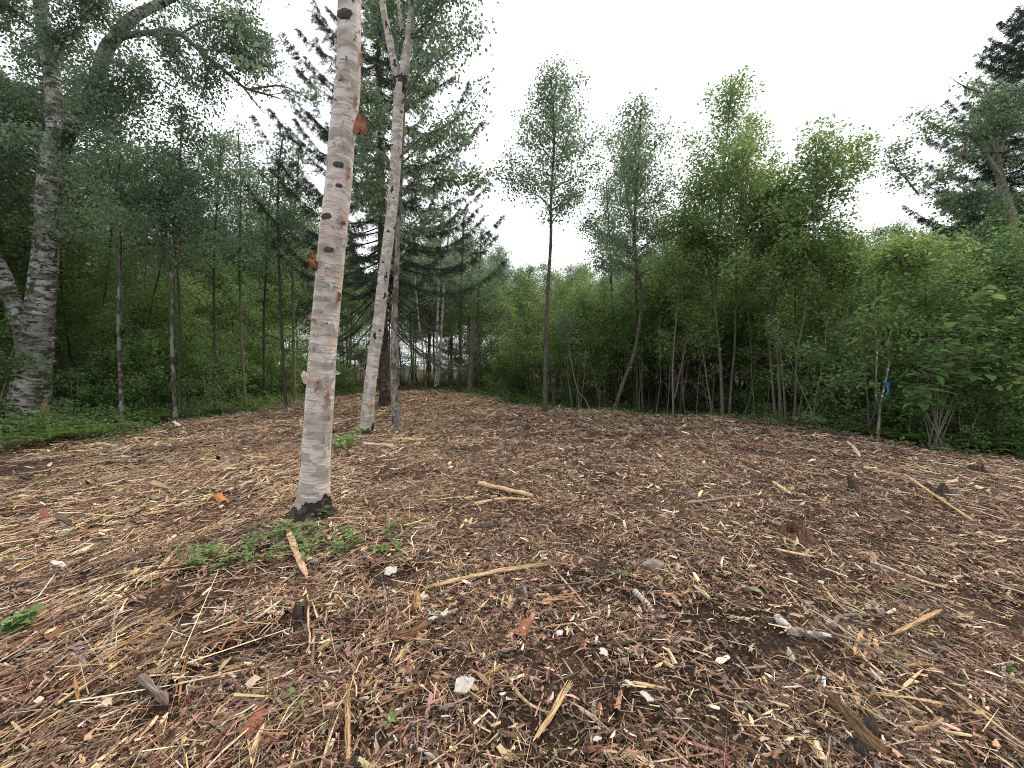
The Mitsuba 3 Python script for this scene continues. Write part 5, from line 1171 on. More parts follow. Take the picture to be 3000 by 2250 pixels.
ITEMS = [
 ('pole', 'pale', 0.0157, [(-2.04, 1.863), (-2.032, 2.063), (-2.028, 2.293)], 'pale peeled straight pole lying slantwise beside a brown fibrous rod', 0.02, None),
 ('fray', 'tan', 0.022, [(-2.155, 1.924), (-2.165, 2.153), (-2.097, 2.443), (-1.984, 2.775)], 'long brown fibrous split rod lying slantwise, its far end frayed', 0.02, None),
 ('pole', 'brown', 0.0197, [(-2.028, 2.213), (-1.937, 2.243), (-1.765, 2.324), (-1.563, 2.395), (-1.422, 2.495)], 'long curved tan branch with a short fork at its near end', 0.03, None),
 ('pole', 'pale', 0.0177, [(-2.724, 2.264), (-2.702, 2.324), (-2.637, 2.444), (-2.547, 2.574)], 'straight peeled branch ending near small green seedlings', 0.01, None),
 ('pole', 'brown', 0.0137, [(-2.642, 2.604), (-2.632, 2.684), (-2.521, 2.655), (-2.416, 2.634), (-2.343, 2.634)], 'wavy brown root-like stick with a hump', 0.02, None),
 ('pole', 'grey', 0.0083, [(-1.968, 1.863), (-1.946, 1.973), (-1.917, 2.083)], 'straight dark grey stick below the pale peeled pole', 0.01, None),
 ('log', 'grey', 0.0379, [(-1.829, 2.043), (-1.57, 1.892)], 'short weathered grey log with a dark hollow underside', 0.03, 'log_piece'),
 ('plank', 'orange', 0.0139, [(-2.132, 2.033), (-1.965, 1.883)], 'orange-brown split slat standing across the peeled poles', 0.03, None),
 ('plank', 'orange', 0.0154, [(-1.741, 2.243), (-1.64, 2.073), (-1.548, 1.932)], 'orange flat splinter pointing at the camera below the curved tan branch', 0.01, None),
 ('plank', 'pale', 0.0124, [(-1.425, 1.842), (-1.338, 1.673)], 'tapered yellow splinter pointing at the viewer near the bark sheet', 0.01, None),
 ('plank', 'pale', 0.011, [(-1.777, 1.722), (-1.644, 1.792)], 'flat pale slat lying alone below the grey stick', 0.01, None),
 ('pole', 'lichen', 0.0158, [(-2.287, 2.204), (-2.147, 2.113)], 'stubby lichen covered twig in mulch below the arched grey bark', 0.01, None),
 ('plate', 'grey', 0.0414, [(-2.347, 2.214), (-2.35, 2.284)], 'arched grey bark chip shading a dark gap', 0.02, 'bark_sheet'),
 ('pole', 'tan', 0.0266, [(-0.778, 1.963), (-0.699, 1.773), (-0.622, 1.583)], 'thick tan stick with worm tracks pointing straight at the viewer', 0.02, None),
 ('pole', 'white', 0.0223, [(-1.457, 2.725), (-1.529, 2.485)], 'smooth white peeled stick leaning into a dark hollow', 0.02, None),
 ('pole', 'pale', 0.0129, [(-1.329, 2.735), (-1.203, 2.474), (-1.096, 2.264)], 'thin yellowish wand pointing away, crossing a dark twig', 0.03, None),
 ('pole', 'redgrey', 0.0164, [(-1.173, 2.474), (-1.072, 2.244), (-1.005, 2.084)], 'reddish grey twig beside the thin yellowish wand', 0.01, None),
 ('pole', 'grey', 0.0185, [(-1.216, 2.444), (-1.155, 2.514), (-1.087, 2.544)], 'short dark grey twig lying behind a reddish grey twig', 0.01, None),
 ('fray', 'tan', 0.0378, [(-0.568, 2.534), (-0.643, 2.834)], 'short upright looking splintered stub at the bend of the broken long lath', 0.04, None),
 ('fray', 'pale', 0.031, [(-0.637, 2.834), (-0.406, 2.925), (-0.087, 3.045), (0.285, 3.087)], 'long broken pale lath bent at its near end', 0.03, None),
 ('pole', 'lichen', 0.0336, [(-0.49, 2.435), (-0.418, 2.504), (-0.344, 2.574)], 'silvery bark branch end poking out of brown rotten wood', 0.03, None),
 ('log', 'rot', 0.0679, [(-0.65, 2.295), (-0.563, 2.355), (-0.489, 2.445)], 'decayed red-brown rotten wood lump joining a silvery branch end', 0.0, 'rotten_wood'),
 ('fray', 'pale', 0.0301, [(-0.593, 2.084), (-0.544, 2.265)], 'frayed leaf-shaped splinter below the rotten wood', 0.02, None),
 ('plank', 'pale', 0.0177, [(-0.705, 1.943), (-0.692, 2.034), (-0.66, 2.124)], 'flat yellow slat pointing toward the rotten wood', 0.01, None),
 ('fray', 'pale', 0.0154, [(-1.086, 1.643), (-0.997, 1.693), (-0.908, 1.743)], 'yellow split stick lying level near the red bark sheet', 0.01, None),
 ('plank', 'pale', 0.0175, [(-1.023, 1.623), (-1.044, 1.743)], 'broad pale slat crossing a yellow split stick', 0.03, None),
 ('plate', 'red', 0.0513, [(-1.107, 1.703), (-1.091, 1.823)], 'big red-brown bark sheet curling up beside pale slats', 0.02, 'bark_sheet'),
 ('pole', 'birch', 0.0179, [(-0.416, 1.644), (-0.343, 1.605), (-0.263, 1.555)], 'thin white birch branch with black knots at the bottom of the picture', 0.01, None),
 ('plank', 'pale', 0.0152, [(-0.551, 2.295), (-0.379, 2.265)], 'small flat slat below the silvery branch end', 0.02, None),
 ('fray', 'tan', 0.0216, [(-0.572, 1.954), (-0.47, 1.954), (-0.354, 1.955)], 'bundle of brown frayed strips lying level in mulch', 0.01, None),
 ('fray', 'pale', 0.0209, [(0.078, 1.547), (0.164, 1.687), (0.264, 1.868)], 'long yellow splintered stake with sharp ends, pointing away', 0.03, None),
 ('fray', 'tan', 0.0229, [(-0.147, 1.916), (-0.025, 2.027)], 'short torn slat lying slantwise near crossed thin strips', 0.02, None),
 ('fray', 'pale', 0.0118, [(-0.047, 2.037), (0.008, 1.857), (0.086, 1.747), (0.188, 1.698)], 'thin torn strips running down from the short torn slat', 0.01, None),
 ('pole', 'dark', 0.0192, [(0.464, 2.157), (0.557, 2.147), (0.664, 2.187), (0.793, 2.217)], 'crooked dark branch with a fork tip on dark soil', 0.02, None),
 ('plate', 'red', 0.0596, [(0.03, 2.236), (0.085, 2.396)], 'upright red bark plate with curled rings beside it', 0.02, 'bark_sheet'),
 ('pole', 'red', 0.0102, [(0.507, 2.248), (0.582, 2.298), (0.665, 2.408)], 'thin bow-shaped red bark strip', 0.02, None),
 ('plank', 'tan', 0.0324, [(0.174, 2.587), (0.257, 2.617), (0.353, 2.628)], 'chunky tan shard above the thin forked twig', 0.01, None),
 ('pole', 'birch', 0.0361, [(0.779, 2.658), (0.812, 2.547), (0.838, 2.457)], 'short piece of white birch limb with a dark cut end', 0.02, None),
 ('fray', 'pale', 0.0184, [(0.492, 1.907), (0.604, 1.877), (0.722, 1.837)], 'frayed straw-coloured strips lying level', 0.01, None),
 ('stone', 'stone', 0.145, [(0.948, 3.038), (1.092, 3.047)], 'grey-brown rounded stone at the edge of a soil hollow', 0.0, 'stone'),
 ('stone', 'slate', 0.046, [(0.624, 2.117), (0.668, 2.107)], 'flat dark slate stone under the crooked dark branch', 0.0, 'stone'),
 ('stone', 'slate', 0.0325, [(1.277, 2.047), (1.315, 2.056)], 'narrow grey slate standing in the mulch', 0.01, 'stone'),
 ('block', 'tan', 0.0293, [(1.729, 2.106), (1.924, 2.305)], 'half of a split grey-tan block, the one with the wider face', 0.03, 'split_wood'),
 ('block', 'tan', 0.0188, [(1.78, 2.106), (1.994, 2.325)], 'half of a split grey-tan block, the narrow rounded one', 0.03, 'split_wood'),
 ('plank', 'tan', 0.0317, [(2.118, 2.324), (2.413, 2.484), (2.707, 2.643)], 'thick golden slab of split wood lying slantwise', 0.03, None),
 ('pole', 'grey', 0.023, [(1.778, 2.316), (1.853, 2.406), (1.923, 2.465), (2.067, 2.515), (2.236, 2.534)], 'grey elbow-shaped branch with a cut end', 0.03, None),
 ('pole', 'lichen', 0.0479, [(1.5, 2.378), (1.528, 2.287), (1.615, 2.267), (1.694, 2.217)], 'rotten limb crusted with white lichen', 0.02, 'lichen_limb'),
 ('pole', 'grey', 0.0163, [(1.704, 2.227), (1.81, 2.166), (1.867, 2.065), (1.909, 1.985)], 'long straight grey-brown stick crossing the split block', 0.05, None),
 ('fray', 'pale', 0.0161, [(1.612, 1.905), (1.784, 1.875), (1.96, 1.834)], 'long pale split lath lying level behind the torn stump', 0.01, None),
 ('plank', 'pale', 0.0137, [(1.784, 1.905), (2.003, 2.035)], 'short thick yellow slat leaning over a lath', 0.03, None),
 ('pole', 'birch', 0.0159, [(2.513, 2.133), (2.272, 1.913)], 'white birch twig with black bars lying endwise near a green leaf', 0.01, None),
 ('plank', 'pale', 0.0121, [(2.321, 2.064), (2.337, 1.984), (2.373, 1.903)], 'pale slat running off the picture behind the white birch twig', 0.01, None),
 ('pole', 'white', 0.0146, [(2.164, 2.274), (2.212, 2.194), (2.248, 2.114)], 'straight whitish stick below the golden slab', 0.01, None),
 ('fray', 'tan', 0.0213, [(1.867, 2.065), (2.044, 2.095), (2.21, 2.104)], 'wavy orange-brown frayed strip behind the whitish stick', 0.01, None),
 ('log', 'tan', 0.0258, [(1.645, 1.695), (1.723, 1.715), (1.828, 1.764)], 'knobbly yellow root piece beside the torn stump', 0.01, 'root_piece'),
 ('pole', 'birch', 0.0278, [(2.357, 2.744), (2.288, 2.604)], 'short striped white birch bark roll above the elbow branch', 0.01, None),
 ('pole', 'pale', 0.0586, [(-0.415, 5.367), (-0.09, 5.186), (0.239, 4.975)], 'thick pale stick with a small side knot in the middle of the clearing', 0.03, None),
 ('pole', 'pale', 0.0333, [(-0.409, 4.627), (-0.139, 4.905), (0.226, 4.935)], 'thinner pale stick just below the thick pale stick', 0.01, None),
 ('pole', 'white', 0.0201, [(2.791, 3.284), (2.864, 3.124), (2.926, 2.974), (3.004, 2.884)], 'long whitish stick with dark bark patches at its middle', 0.02, None),
 ('pole', 'white', 0.0149, [(2.625, 2.944), (2.744, 2.884), (2.825, 2.773)], 'slender whitish stick lying parallel below the long whitish one', 0.01, None),
 ('pole', 'greytan', 0.0343, [(1.863, 4.528), (2.077, 4.598), (2.393, 4.728), (2.943, 5.037)], 'slim straight grey twig lying level in mid clearing', 0.02, None),
 ('pole', 'pale', 0.0311, [(5.192, 5.62), (4.695, 4.658), (4.488, 4.096)], 'very long pale straight stick slanting toward the viewer', 0.02, None),
 ('plank', 'pale', 0.0462, [(3.352, 5.478), (3.301, 5.187), (3.279, 4.996)], 'pale chunky splinter ending near the long grey twig', 0.02, None),
 ('plank', 'pale', 0.0228, [(2.102, 3.387), (2.254, 3.346), (2.398, 3.315)], 'flat pale lath below the ragged brown stump', 0.02, None),
 ('pole', 'brown', 0.0427, [(4.966, 4.408), (5.006, 4.288), (5.024, 4.107)], 'rotten brown log end at the picture edge', 0.02, 'log_piece'),
 ('pole', 'dark', 0.0177, [(3.69, 3.423), (3.627, 3.224), (3.579, 3.044)], 'straight dark stick behind the long whitish one', 0.01, None),
 ('plank', 'pinkbar', 0.0585, [(-1.976, 3.737), (-1.701, 3.325), (-1.424, 2.916)], 'flat pinkish peeled plank with dark bands at the foot of the white birch', 0.05, None),
 ('pole', 'pale', 0.0201, [(-4.747, 4.277), (-4.325, 4.117), (-3.989, 4.026)], 'thin pale stick beyond the wand heaps, slanting down', 0.01, None),
 ('fray', 'pale', 0.0268, [(-2.51, 2.875), (-2.666, 3.255), (-2.92, 3.814)], 'bundle of pale fibrous wands pointing at the white birch', 0.02, None),
 ('fray', 'pale', 0.0394, [(-2.732, 3.015), (-2.811, 3.174)], 'shaggy pale wood tuft beside the pale wands', 0.02, None),
 ('plank', 'tan', 0.0261, [(-4.097, 3.495), (-4.378, 3.776)], 'small tan slat standing endwise in the wand heap', 0.01, None),
 ('plate', 'orange', 0.0823, [(-3.389, 4.887), (-3.177, 4.695)], 'bright orange bark curl beyond the seedlings', 0.02, 'bark_sheet'),
 ('plate', 'orange', 0.0722, [(-7.653, 7.357), (-7.512, 7.297)], 'small orange bark chip at the herb edge', 0.01, 'bark_sheet'),
 ('pole', 'dark', 0.0273, [(-0.446, 3.995), (-0.247, 4.025), (-0.041, 4.115)], 'dark stick with a pale torn end in mid clearing', 0.01, None),
 ('fray', 'tan', 0.0458, [(-1.067, 4.207), (-0.952, 4.127), (-0.808, 4.016)], 'torn brown splinter pair behind the birch seedlings', 0.02, None),
 ('pole', 'white', 0.022, [(-0.929, 3.877), (-0.715, 3.936)], 'small white peeled stick below the torn brown splinter pair', 0.01, None),
 ('pole', 'white', 0.059, [(-2.74, 7.872), (-2.128, 7.661)], 'pale stick lying level at the foot of the leaning birch', 0.02, None),
 ('pole', 'pale', 0.0656, [(-2.353, 8.412), (-1.696, 8.41)], 'second pale stick a bit beyond the leaning birch foot', 0.02, None),
 ('pole', 'dark', 0.1188, [(6.981, 9.491), (7.026, 9.082), (7.212, 8.921)], 'dark rotten log on the mulch edge near the ribbon sapling', 0.03, 'log_piece'),
 ('plank', 'white', 0.063, [(6.446, 8.211), (6.078, 7.581), (5.571, 6.841)], 'curved bleached branch near the dark rotten log', 0.02, None),
 ('fray', 'pale', 0.2452, [(3.023, 23.932), (3.45, 21.881)], 'pale splintered chunk on the lip beside the solitary aspen', 0.04, None),
 ('pole', 'white', 0.0121, [(0.228, 3.347), (0.398, 2.698), (0.462, 2.478)], 'slender bleached twig behind a forked twig', 0.01, None),
 ('pole', 'pale', 0.0105, [(0.024, 2.406), (0.14, 2.336), (0.23, 2.337), (0.346, 2.338)], 'pale wriggly forked twig near the chunky tan shard', 0.02, None),
 ('pole', 'grey', 0.0109, [(0.18, 2.777), (0.501, 2.778), (0.746, 2.898)], 'thin whip-like grey twig leading to the stone', 0.03, None),
 ('pole', 'grey', 0.02, [(2.151, 4.338), (2.019, 4.698), (1.971, 4.968)], 'thin dark twig crossing the slim grey twig', 0.03, None),
 ('flake', 'whitebark', 0.0758, [(-0.216, 1.886), (-0.154, 1.866)], 'largest sheet of white birch bark, crumpled, on the mulch', 0.02, 'bark_flake'),
 ('flake', 'whitebark', 0.0598, [(-1.238, 1.993), (-1.179, 1.983)], 'pinkish white bark scrap near green leaves', 0.02, 'bark_flake'),
 ('flake', 'whitebark', 0.0327, [(0.256, 2.247), (0.281, 2.237)], 'small upright white bark scrap beside the red plate', 0.02, 'bark_flake'),
 ('flake', 'whitebark', 0.0411, [(0.454, 2.067), (0.485, 2.057)], 'crumpled white bark bit on bare soil', 0.02, 'bark_flake'),
 ('flake', 'whitebark', 0.046, [(0.578, 1.777), (0.613, 1.767)], 'curled white bark cone with frayed straw behind', 0.02, 'bark_flake'),
 ('flake', 'whitebark', 0.0313, [(0.321, 1.567), (0.346, 1.567)], 'greyish white bark scrap at the bottom of the picture', 0.02, 'bark_flake'),
 ('flake', 'whitebark', 0.0328, [(0.526, 1.867), (0.552, 1.867)], 'crumbly white bark bit above frayed strips', 0.02, 'bark_flake'),
 ('flake', 'whitebark', 0.0419, [(-1.148, 2.635), (-1.109, 2.624)], 'white bark shard beside a reddish plank', 0.02, 'bark_flake'),
 ('flake', 'whitebark', 0.0486, [(-0.572, 2.744), (-0.529, 2.724)], 'white curl of bark at the bend of the broken lath', 0.02, 'bark_flake'),
 ('flake', 'whitebark', 0.0814, [(-0.888, 3.094), (-0.817, 3.074)], 'white bark strip on a dark soil patch', 0.02, 'bark_flake'),
 ('flake', 'whitebark', 0.0271, [(0.144, 2.416), (0.164, 2.397)], 'tiny white scrap above the red bark plate', 0.02, 'bark_flake'),
 ('flake', 'whitebark', 0.0331, [(2.147, 2.925), (2.171, 2.915)], 'small white scrap near the whitish sticks', 0.02, 'bark_flake'),
 ('flake', 'whitebark', 0.0697, [(3.392, 5.839), (3.412, 5.769)], 'tiny white bark flake in mid clearing', 0.02, 'bark_flake'),
 ('flake', 'whitebark', 0.0605, [(5.14, 5.209), (5.154, 5.159)], 'white lichen lump beside the very long stick', 0.02, 'bark_flake'),
 ('flake', 'whitebark', 0.0444, [(-3.157, 4.605), (-3.084, 4.555)], 'pale flake near the orange bark curl', 0.02, 'bark_flake'),
 ('flake', 'whitebark', 0.0386, [(-1.835, 1.883), (-1.785, 1.873)], 'broad cream flake between two peeled poles', 0.02, 'bark_flake'),
 ('flake', 'whitebark', 0.0408, [(-1.856, 1.853), (-1.813, 1.853)], 'pinkish flake under the brown fibrous rod', 0.02, 'bark_flake'),
 ('flake', 'whitebark', 0.0265, [(-2.132, 1.874), (-2.102, 1.873)], 'cream rounded flake beside the orange slat', 0.02, 'bark_flake'),
 ('flake', 'whitebark', 0.048, [(-4.281, 5.27), (-4.187, 5.21)], 'small white flake in the straw beyond the birch', 0.02, 'bark_flake'),
 ('flake', 'whitebark', 0.0537, [(-3.634, 5.509), (-3.554, 5.459)], 'grey white flake beyond the orange curl', 0.02, 'bark_flake'),
]
STUMPS = [
 ((1.428, 1.595), 'torn', 0.115, 0.38, 'torn stump with a tall leaning blade of split wood and a black hollow'),
 ((2.537, 3.805), 'ragged', 0.14, 0.17, 'ragged brown stump with a torn rim'),
 ((5.553, 9.371), 'snag', 0.1, 0.28, 'small dark snag stump with pale roots on the far mulch'),
 ((6.636, 6.108), 'low', 0.1, 0.16, 'low dark stump near the herb edge'),
 ((4.177, 5.237), 'chunk', 0.05, 0.21, 'black charred looking shard sticking up from mulch'),
 ((4.867, 4.779), 'snag', 0.1, 0.2, 'brown torn snag beside the very long pale stick'),
 ((-13.116, 12.054), 'burst', 0.25, 0.62, 'yellowish broken snag leaning on the foot of the big flaky birch'),
 ((-1.305, 2.605), 'low', 0.06, 0.11, 'little dark stub in the hollow beside the white peeled stick'),
 ((1.701, 5.367), 'low', 0.06, 0.07, 'tiny shaggy dark stub in mid clearing'),
 ((2.721, 3.434), 'low', 0.07, 0.05, 'low reddish stub beyond the long whitish stick'),
]
SEEDLINGS = [(-1.722, 3.877), (-1.727, 3.746), (-1.849, 3.787), (-2.157, 3.606), (-2.352, 3.796), (-2.089, 3.696), (-2.24, 3.486), (-1.912, 3.446), (-2.016, 3.365), (-1.824, 3.496), (-1.664, 3.325), (-2.159, 3.245), (-2.314, 3.316), (-1.999, 3.215), (-1.891, 3.275), (-2.336, 3.146), (-2.501, 3.226), (-2.208, 3.086), (-1.594, 3.496), (-1.492, 3.526), (-1.341, 3.386), (-1.292, 3.456), (-1.073, 3.547), (-1.059, 3.437), (-1.746, 3.205)]
HERBS = [(-3.028, 7.523), (-2.997, 7.763), (-3.036, 8.213), (-2.837, 7.182), (-2.802, 7.422), (-3.236, 9.022), (-2.873, 2.414), (-2.876, 2.463), (-2.901, 2.403), (-0.956, 3.867), (-0.888, 3.757), (-0.938, 1.823), (-0.947, 1.884), (-0.738, 1.833), (-0.553, 1.793), (2.508, 2.133), (2.749, 2.924), (-1.211, 1.993), (-1.004, 1.894), (0.78, 2.909), (1.996, 2.185)]
MARKS = [
 (-1.98, 4.19, 'the foot of the large white birch'),
 (-3.09, 9.03, 'the foot of the leaning birch'),
 (1.07, 13.96, 'the solitary aspen'),
 (4.61, 19.58, 'the slanted foot of the bent tree'),
 (7.18, 11.36, 'the clump of grey stems'),
 (7.14, 8.33, 'the ribbon sapling'),
 (1.02, 3.06, 'the rounded stone'),
 (1.43, 1.59, 'the torn stump'),
 (2.54, 3.81, 'the ragged brown stump'),
 (4.18, 5.24, 'the charred looking shard'),
 (5.55, 9.37, 'the far snag stump'),
 (6.64, 6.11, 'the low dark stump at the herb edge'),
 (1.83, 2.2, 'the split grey-tan block'),
 (1.58, 2.28, 'the lichen crusted limb'),
 (2.42, 2.47, 'the golden slab'),
 (-1.09, 1.75, 'the red bark sheet'),
 (-0.22, 1.89, 'the large white bark sheet'),
 (-0.47, 2.9, 'the long broken lath'),
 (-0.09, 5.19, 'the thick pale stick in mid clearing'),
 (-2.03, 2.06, 'the pale peeled pole'),
 (-1.7, 1.97, 'the short grey log'),
 (-1.76, 2.32, 'the long curved branch'),
 (-2.74, 3.06, 'the shaggy pale tuft'),
 (-4.29, 4.11, 'the thin pale stick beyond the wand heaps'),
 (-3.39, 4.89, 'the bright orange bark curl'),
 (2.87, 3.05, 'the long whitish stick'),
 (4.76, 4.62, 'the very long pale stick'),
 (2.33, 4.71, 'the slim grey twig'),
 (-0.69, 1.76, 'the worm-tracked stick'),
 (0.16, 1.69, 'the yellow splintered stake'),
 (0.61, 2.18, 'the crooked dark branch'),
 (0.06, 2.33, 'the red bark plate'),
 (-3.01, 24.04, 'the dark pole at the far corner'),
 (-8.38, 8.53, 'the herb edge by the flaky birch'),
 (-8.66, 12.21, 'the herb edge by the forked tree'),
]


def build_herbs():
    rng = np.random.default_rng(59)
    def herb(x, y, h, n, scale, label, grp, name):
        key = fresh(name)
        S, L = Acc(), Acc()
        z = float(hz(x, y))
        for k in range(max(1, n // 7)):
            a = rng.uniform(0, 6.28)
            q = np.array([[x, y, z - .01], [x + .3 * h * math.cos(a) * .5, y + .3 * h * math.sin(a) * .5, z + h * .55], [x + .5 * h * math.cos(a), y + .5 * h * math.sin(a), z + h * rng.uniform(.8, 1.1)]])
            tube(S, curve(q, 3), np.linspace(.003, .0015, 7), 4, cap=False)
            m = min(n, 7)
            c, _ = point_on(curve(q, 3), np.ones(7), rng.uniform(.35, 1, m))
            th = a + np.arange(m) * 2.4
            D = np.stack([np.cos(th), np.sin(th), rng.uniform(-.15, .45, m)], -1)
            col = np.array([(.24, .36, .145)]) * rng.normal(1, .13, (m, 1)) * (1 + rng.normal(0, .05, (m, 3)))
            leaves(L, c, D, np.stack([rng.normal(0, .2, m), rng.normal(0, .2, m), np.ones(m)], -1), .085 * scale * rng.uniform(.6, 1.15, m), .042 * scale * rng.uniform(.8, 1.1, m), col, six=True)
        scene[key + '__stem'] = S.shape('m_grey', True, False)
        scene[key + '__leaves'] = L.shape('m_leaf', True)
        name_it(key, label, 'seedling', grp)
    for x, y in SEEDLINGS + [(a + rng.normal(0, .13), b + rng.normal(0, .12)) for a, b in SEEDLINGS]:
        herb(x + rng.normal(0, .03), y + rng.normal(0, .03), rng.uniform(.08, .19), int(rng.integers(8, 22)), rng.uniform(.55, 1.0), 'leafy green seedling in the patch around the foot of the large white birch', 'seedlings round the large birch', 'seedling')
    for i, (x, y) in enumerate(HERBS):
        if i < 6:
            l, g, sc, h = 'leafy green seedling in the clump beside the foot of the leaning birch', 'seedlings by the leaning birch', 1.5, .24
        elif i < 9:
            l, g, sc, h = 'small green seedling in the combed wands beside the straight peeled branch', 'seedlings in the combed wands', .9, .15
        elif i < 11:
            l, g, sc, h = 'small pale green sprout behind the patch of birch seedlings', 'sprouts behind the birch seedlings', .8, .09
        else:
            l, g, sc, h = 'tiny lone green sprout pushing through open mulch', 'lone sprouts in the mulch', .6, .05
        herb(x, y, h, 21 if i < 9 else 7, sc, l, g, 'seedling')


build_herbs()


# ------------------------------------------------------------------ single pieces of wood, bark and stone on the mulch
def to_ground(pts, lift):
    p = np.array([(x, y, 0) for x, y in pts], float)
    p[:, 2] = hz(p[:, 0], p[:, 1]) + .02 + lift
    return p


def plank_mesh(rng, p, w, th, jag=True):
    """a split piece: uneven four-sided section, torn ends"""
    p = curve(p, 4) if len(p) > 2 else np.linspace(p[0], p[1], 7)
    k = len(p)
    t = unit(np.gradient(p, axis=0))
    roll = rng.normal(0, .3)
    s = unit(np.cross(t, [0, 0, 1.0])); u = np.cross(s, t)
    s, u = s * math.cos(roll) + u * math.sin(roll), u * math.cos(roll) - s * math.sin(roll)
    f = np.linspace(0, 1, k)
    wid = w * (.85 + .15 * np.sin(f * 5 + rng.uniform(0, 6))) * np.clip(.35 + 6 * f, 0, 1) * np.clip(.2 + 5 * (1 - f), 0, 1)
    A = Acc()
    corners = [(-.5, -.5), (-.1, -.6), (.5, -.45), (.46, .45), (.05, .62), (-.48, .42)]
    ring = [p + s * (wid * a * (1 + rng.normal(0, .08, k)))[:, None] + u * (th * b * (1 + rng.normal(0, .12, k)))[:, None] for a, b in corners]
    m = len(corners)
    v = np.stack(ring + [ring[0]], 1)
    if jag:
        v[0] += t[0] * rng.uniform(-.8, .3, (m + 1, 1)) * w; v[-1] += t[-1] * rng.uniform(-.3, .9, (m + 1, 1)) * w
        v[0, -1], v[-1, -1] = v[0, 0], v[-1, 0]
    L = np.concatenate([[0], np.cumsum(np.linalg.norm(np.diff(p, axis=0), axis=1))])
    uu = np.concatenate([[0], np.cumsum([w * .3, w * .5, th, w * .45, w * .5, th])])
    uv = np.stack(np.broadcast_arrays(uu[None] + rng.uniform(0, 5), L[:, None] + 0 * uu[None]), -1)
    i, j = np.meshgrid(np.arange(k - 1), np.arange(m), indexing='ij')
    q = np.stack([i * (m + 1) + j, i * (m + 1) + j + 1, (i + 1) * (m + 1) + j + 1, (i + 1) * (m + 1) + j], -1).reshape(-1, 4)
    f = np.vstack([q[:, [0, 1, 2]], q[:, [0, 2, 3]], [[0, x, x + 1] for x in range(1, m - 1)], [[(k - 1) * (m + 1) + 0, (k - 1) * (m + 1) + x + 1, (k - 1) * (m + 1) + x] for x in range(1, m - 1)]])
    A.add(v.reshape(-1, 3), f, None, uv.reshape(-1, 2))
    return A


def fray_mesh(rng, p, w):
    A = Acc()
    q = curve(p, 4) if len(p) > 2 else np.linspace(p[0], p[1], 6)
    t = unit(q[-1] - q[0]); s = unit(np.cross(t, [0, 0, 1.0]))
    L = np.linalg.norm(q[-1] - q[0])
    for i in range(9):
        o = (i - 4) / 4.5 * w * .42
        a, b = rng.uniform(0, .3), rng.uniform(.6, 1.0)
        f = np.linspace(a, b, 7)
        c, _ = point_on(q, np.ones(len(q)), f)
        fan = s * (o * (1 + 1.0 * np.abs(f - .5)))[:, None] + np.array([0, 0, 1.0]) * (rng.uniform(0, .5) * w * (1 - abs(i - 4) / 6) + rng.normal(0, .10, 7) * w)[:, None]
        tube(A, c + fan, w * rng.uniform(.11, .22) * np.sin(np.pi * (np.linspace(0, 1, 7) * .86 + .09)) + .0008, 5, wob=.12, rng=rng, flat=.7, u0=rng.uniform(0, 3))
    return A


MATS = {'lichen': 'm_lichen_limb', 'birch': 'm_birch_stick', 'pinkbar': 'm_pink', 'stone': 'm_stone', 'slate': 'm_stone'}
KINDS = {'pole': ('fallen_stick', 'stick'), 'plank': ('wood_shard', 'wood piece'), 'fray': ('split_wood', 'wood piece')}


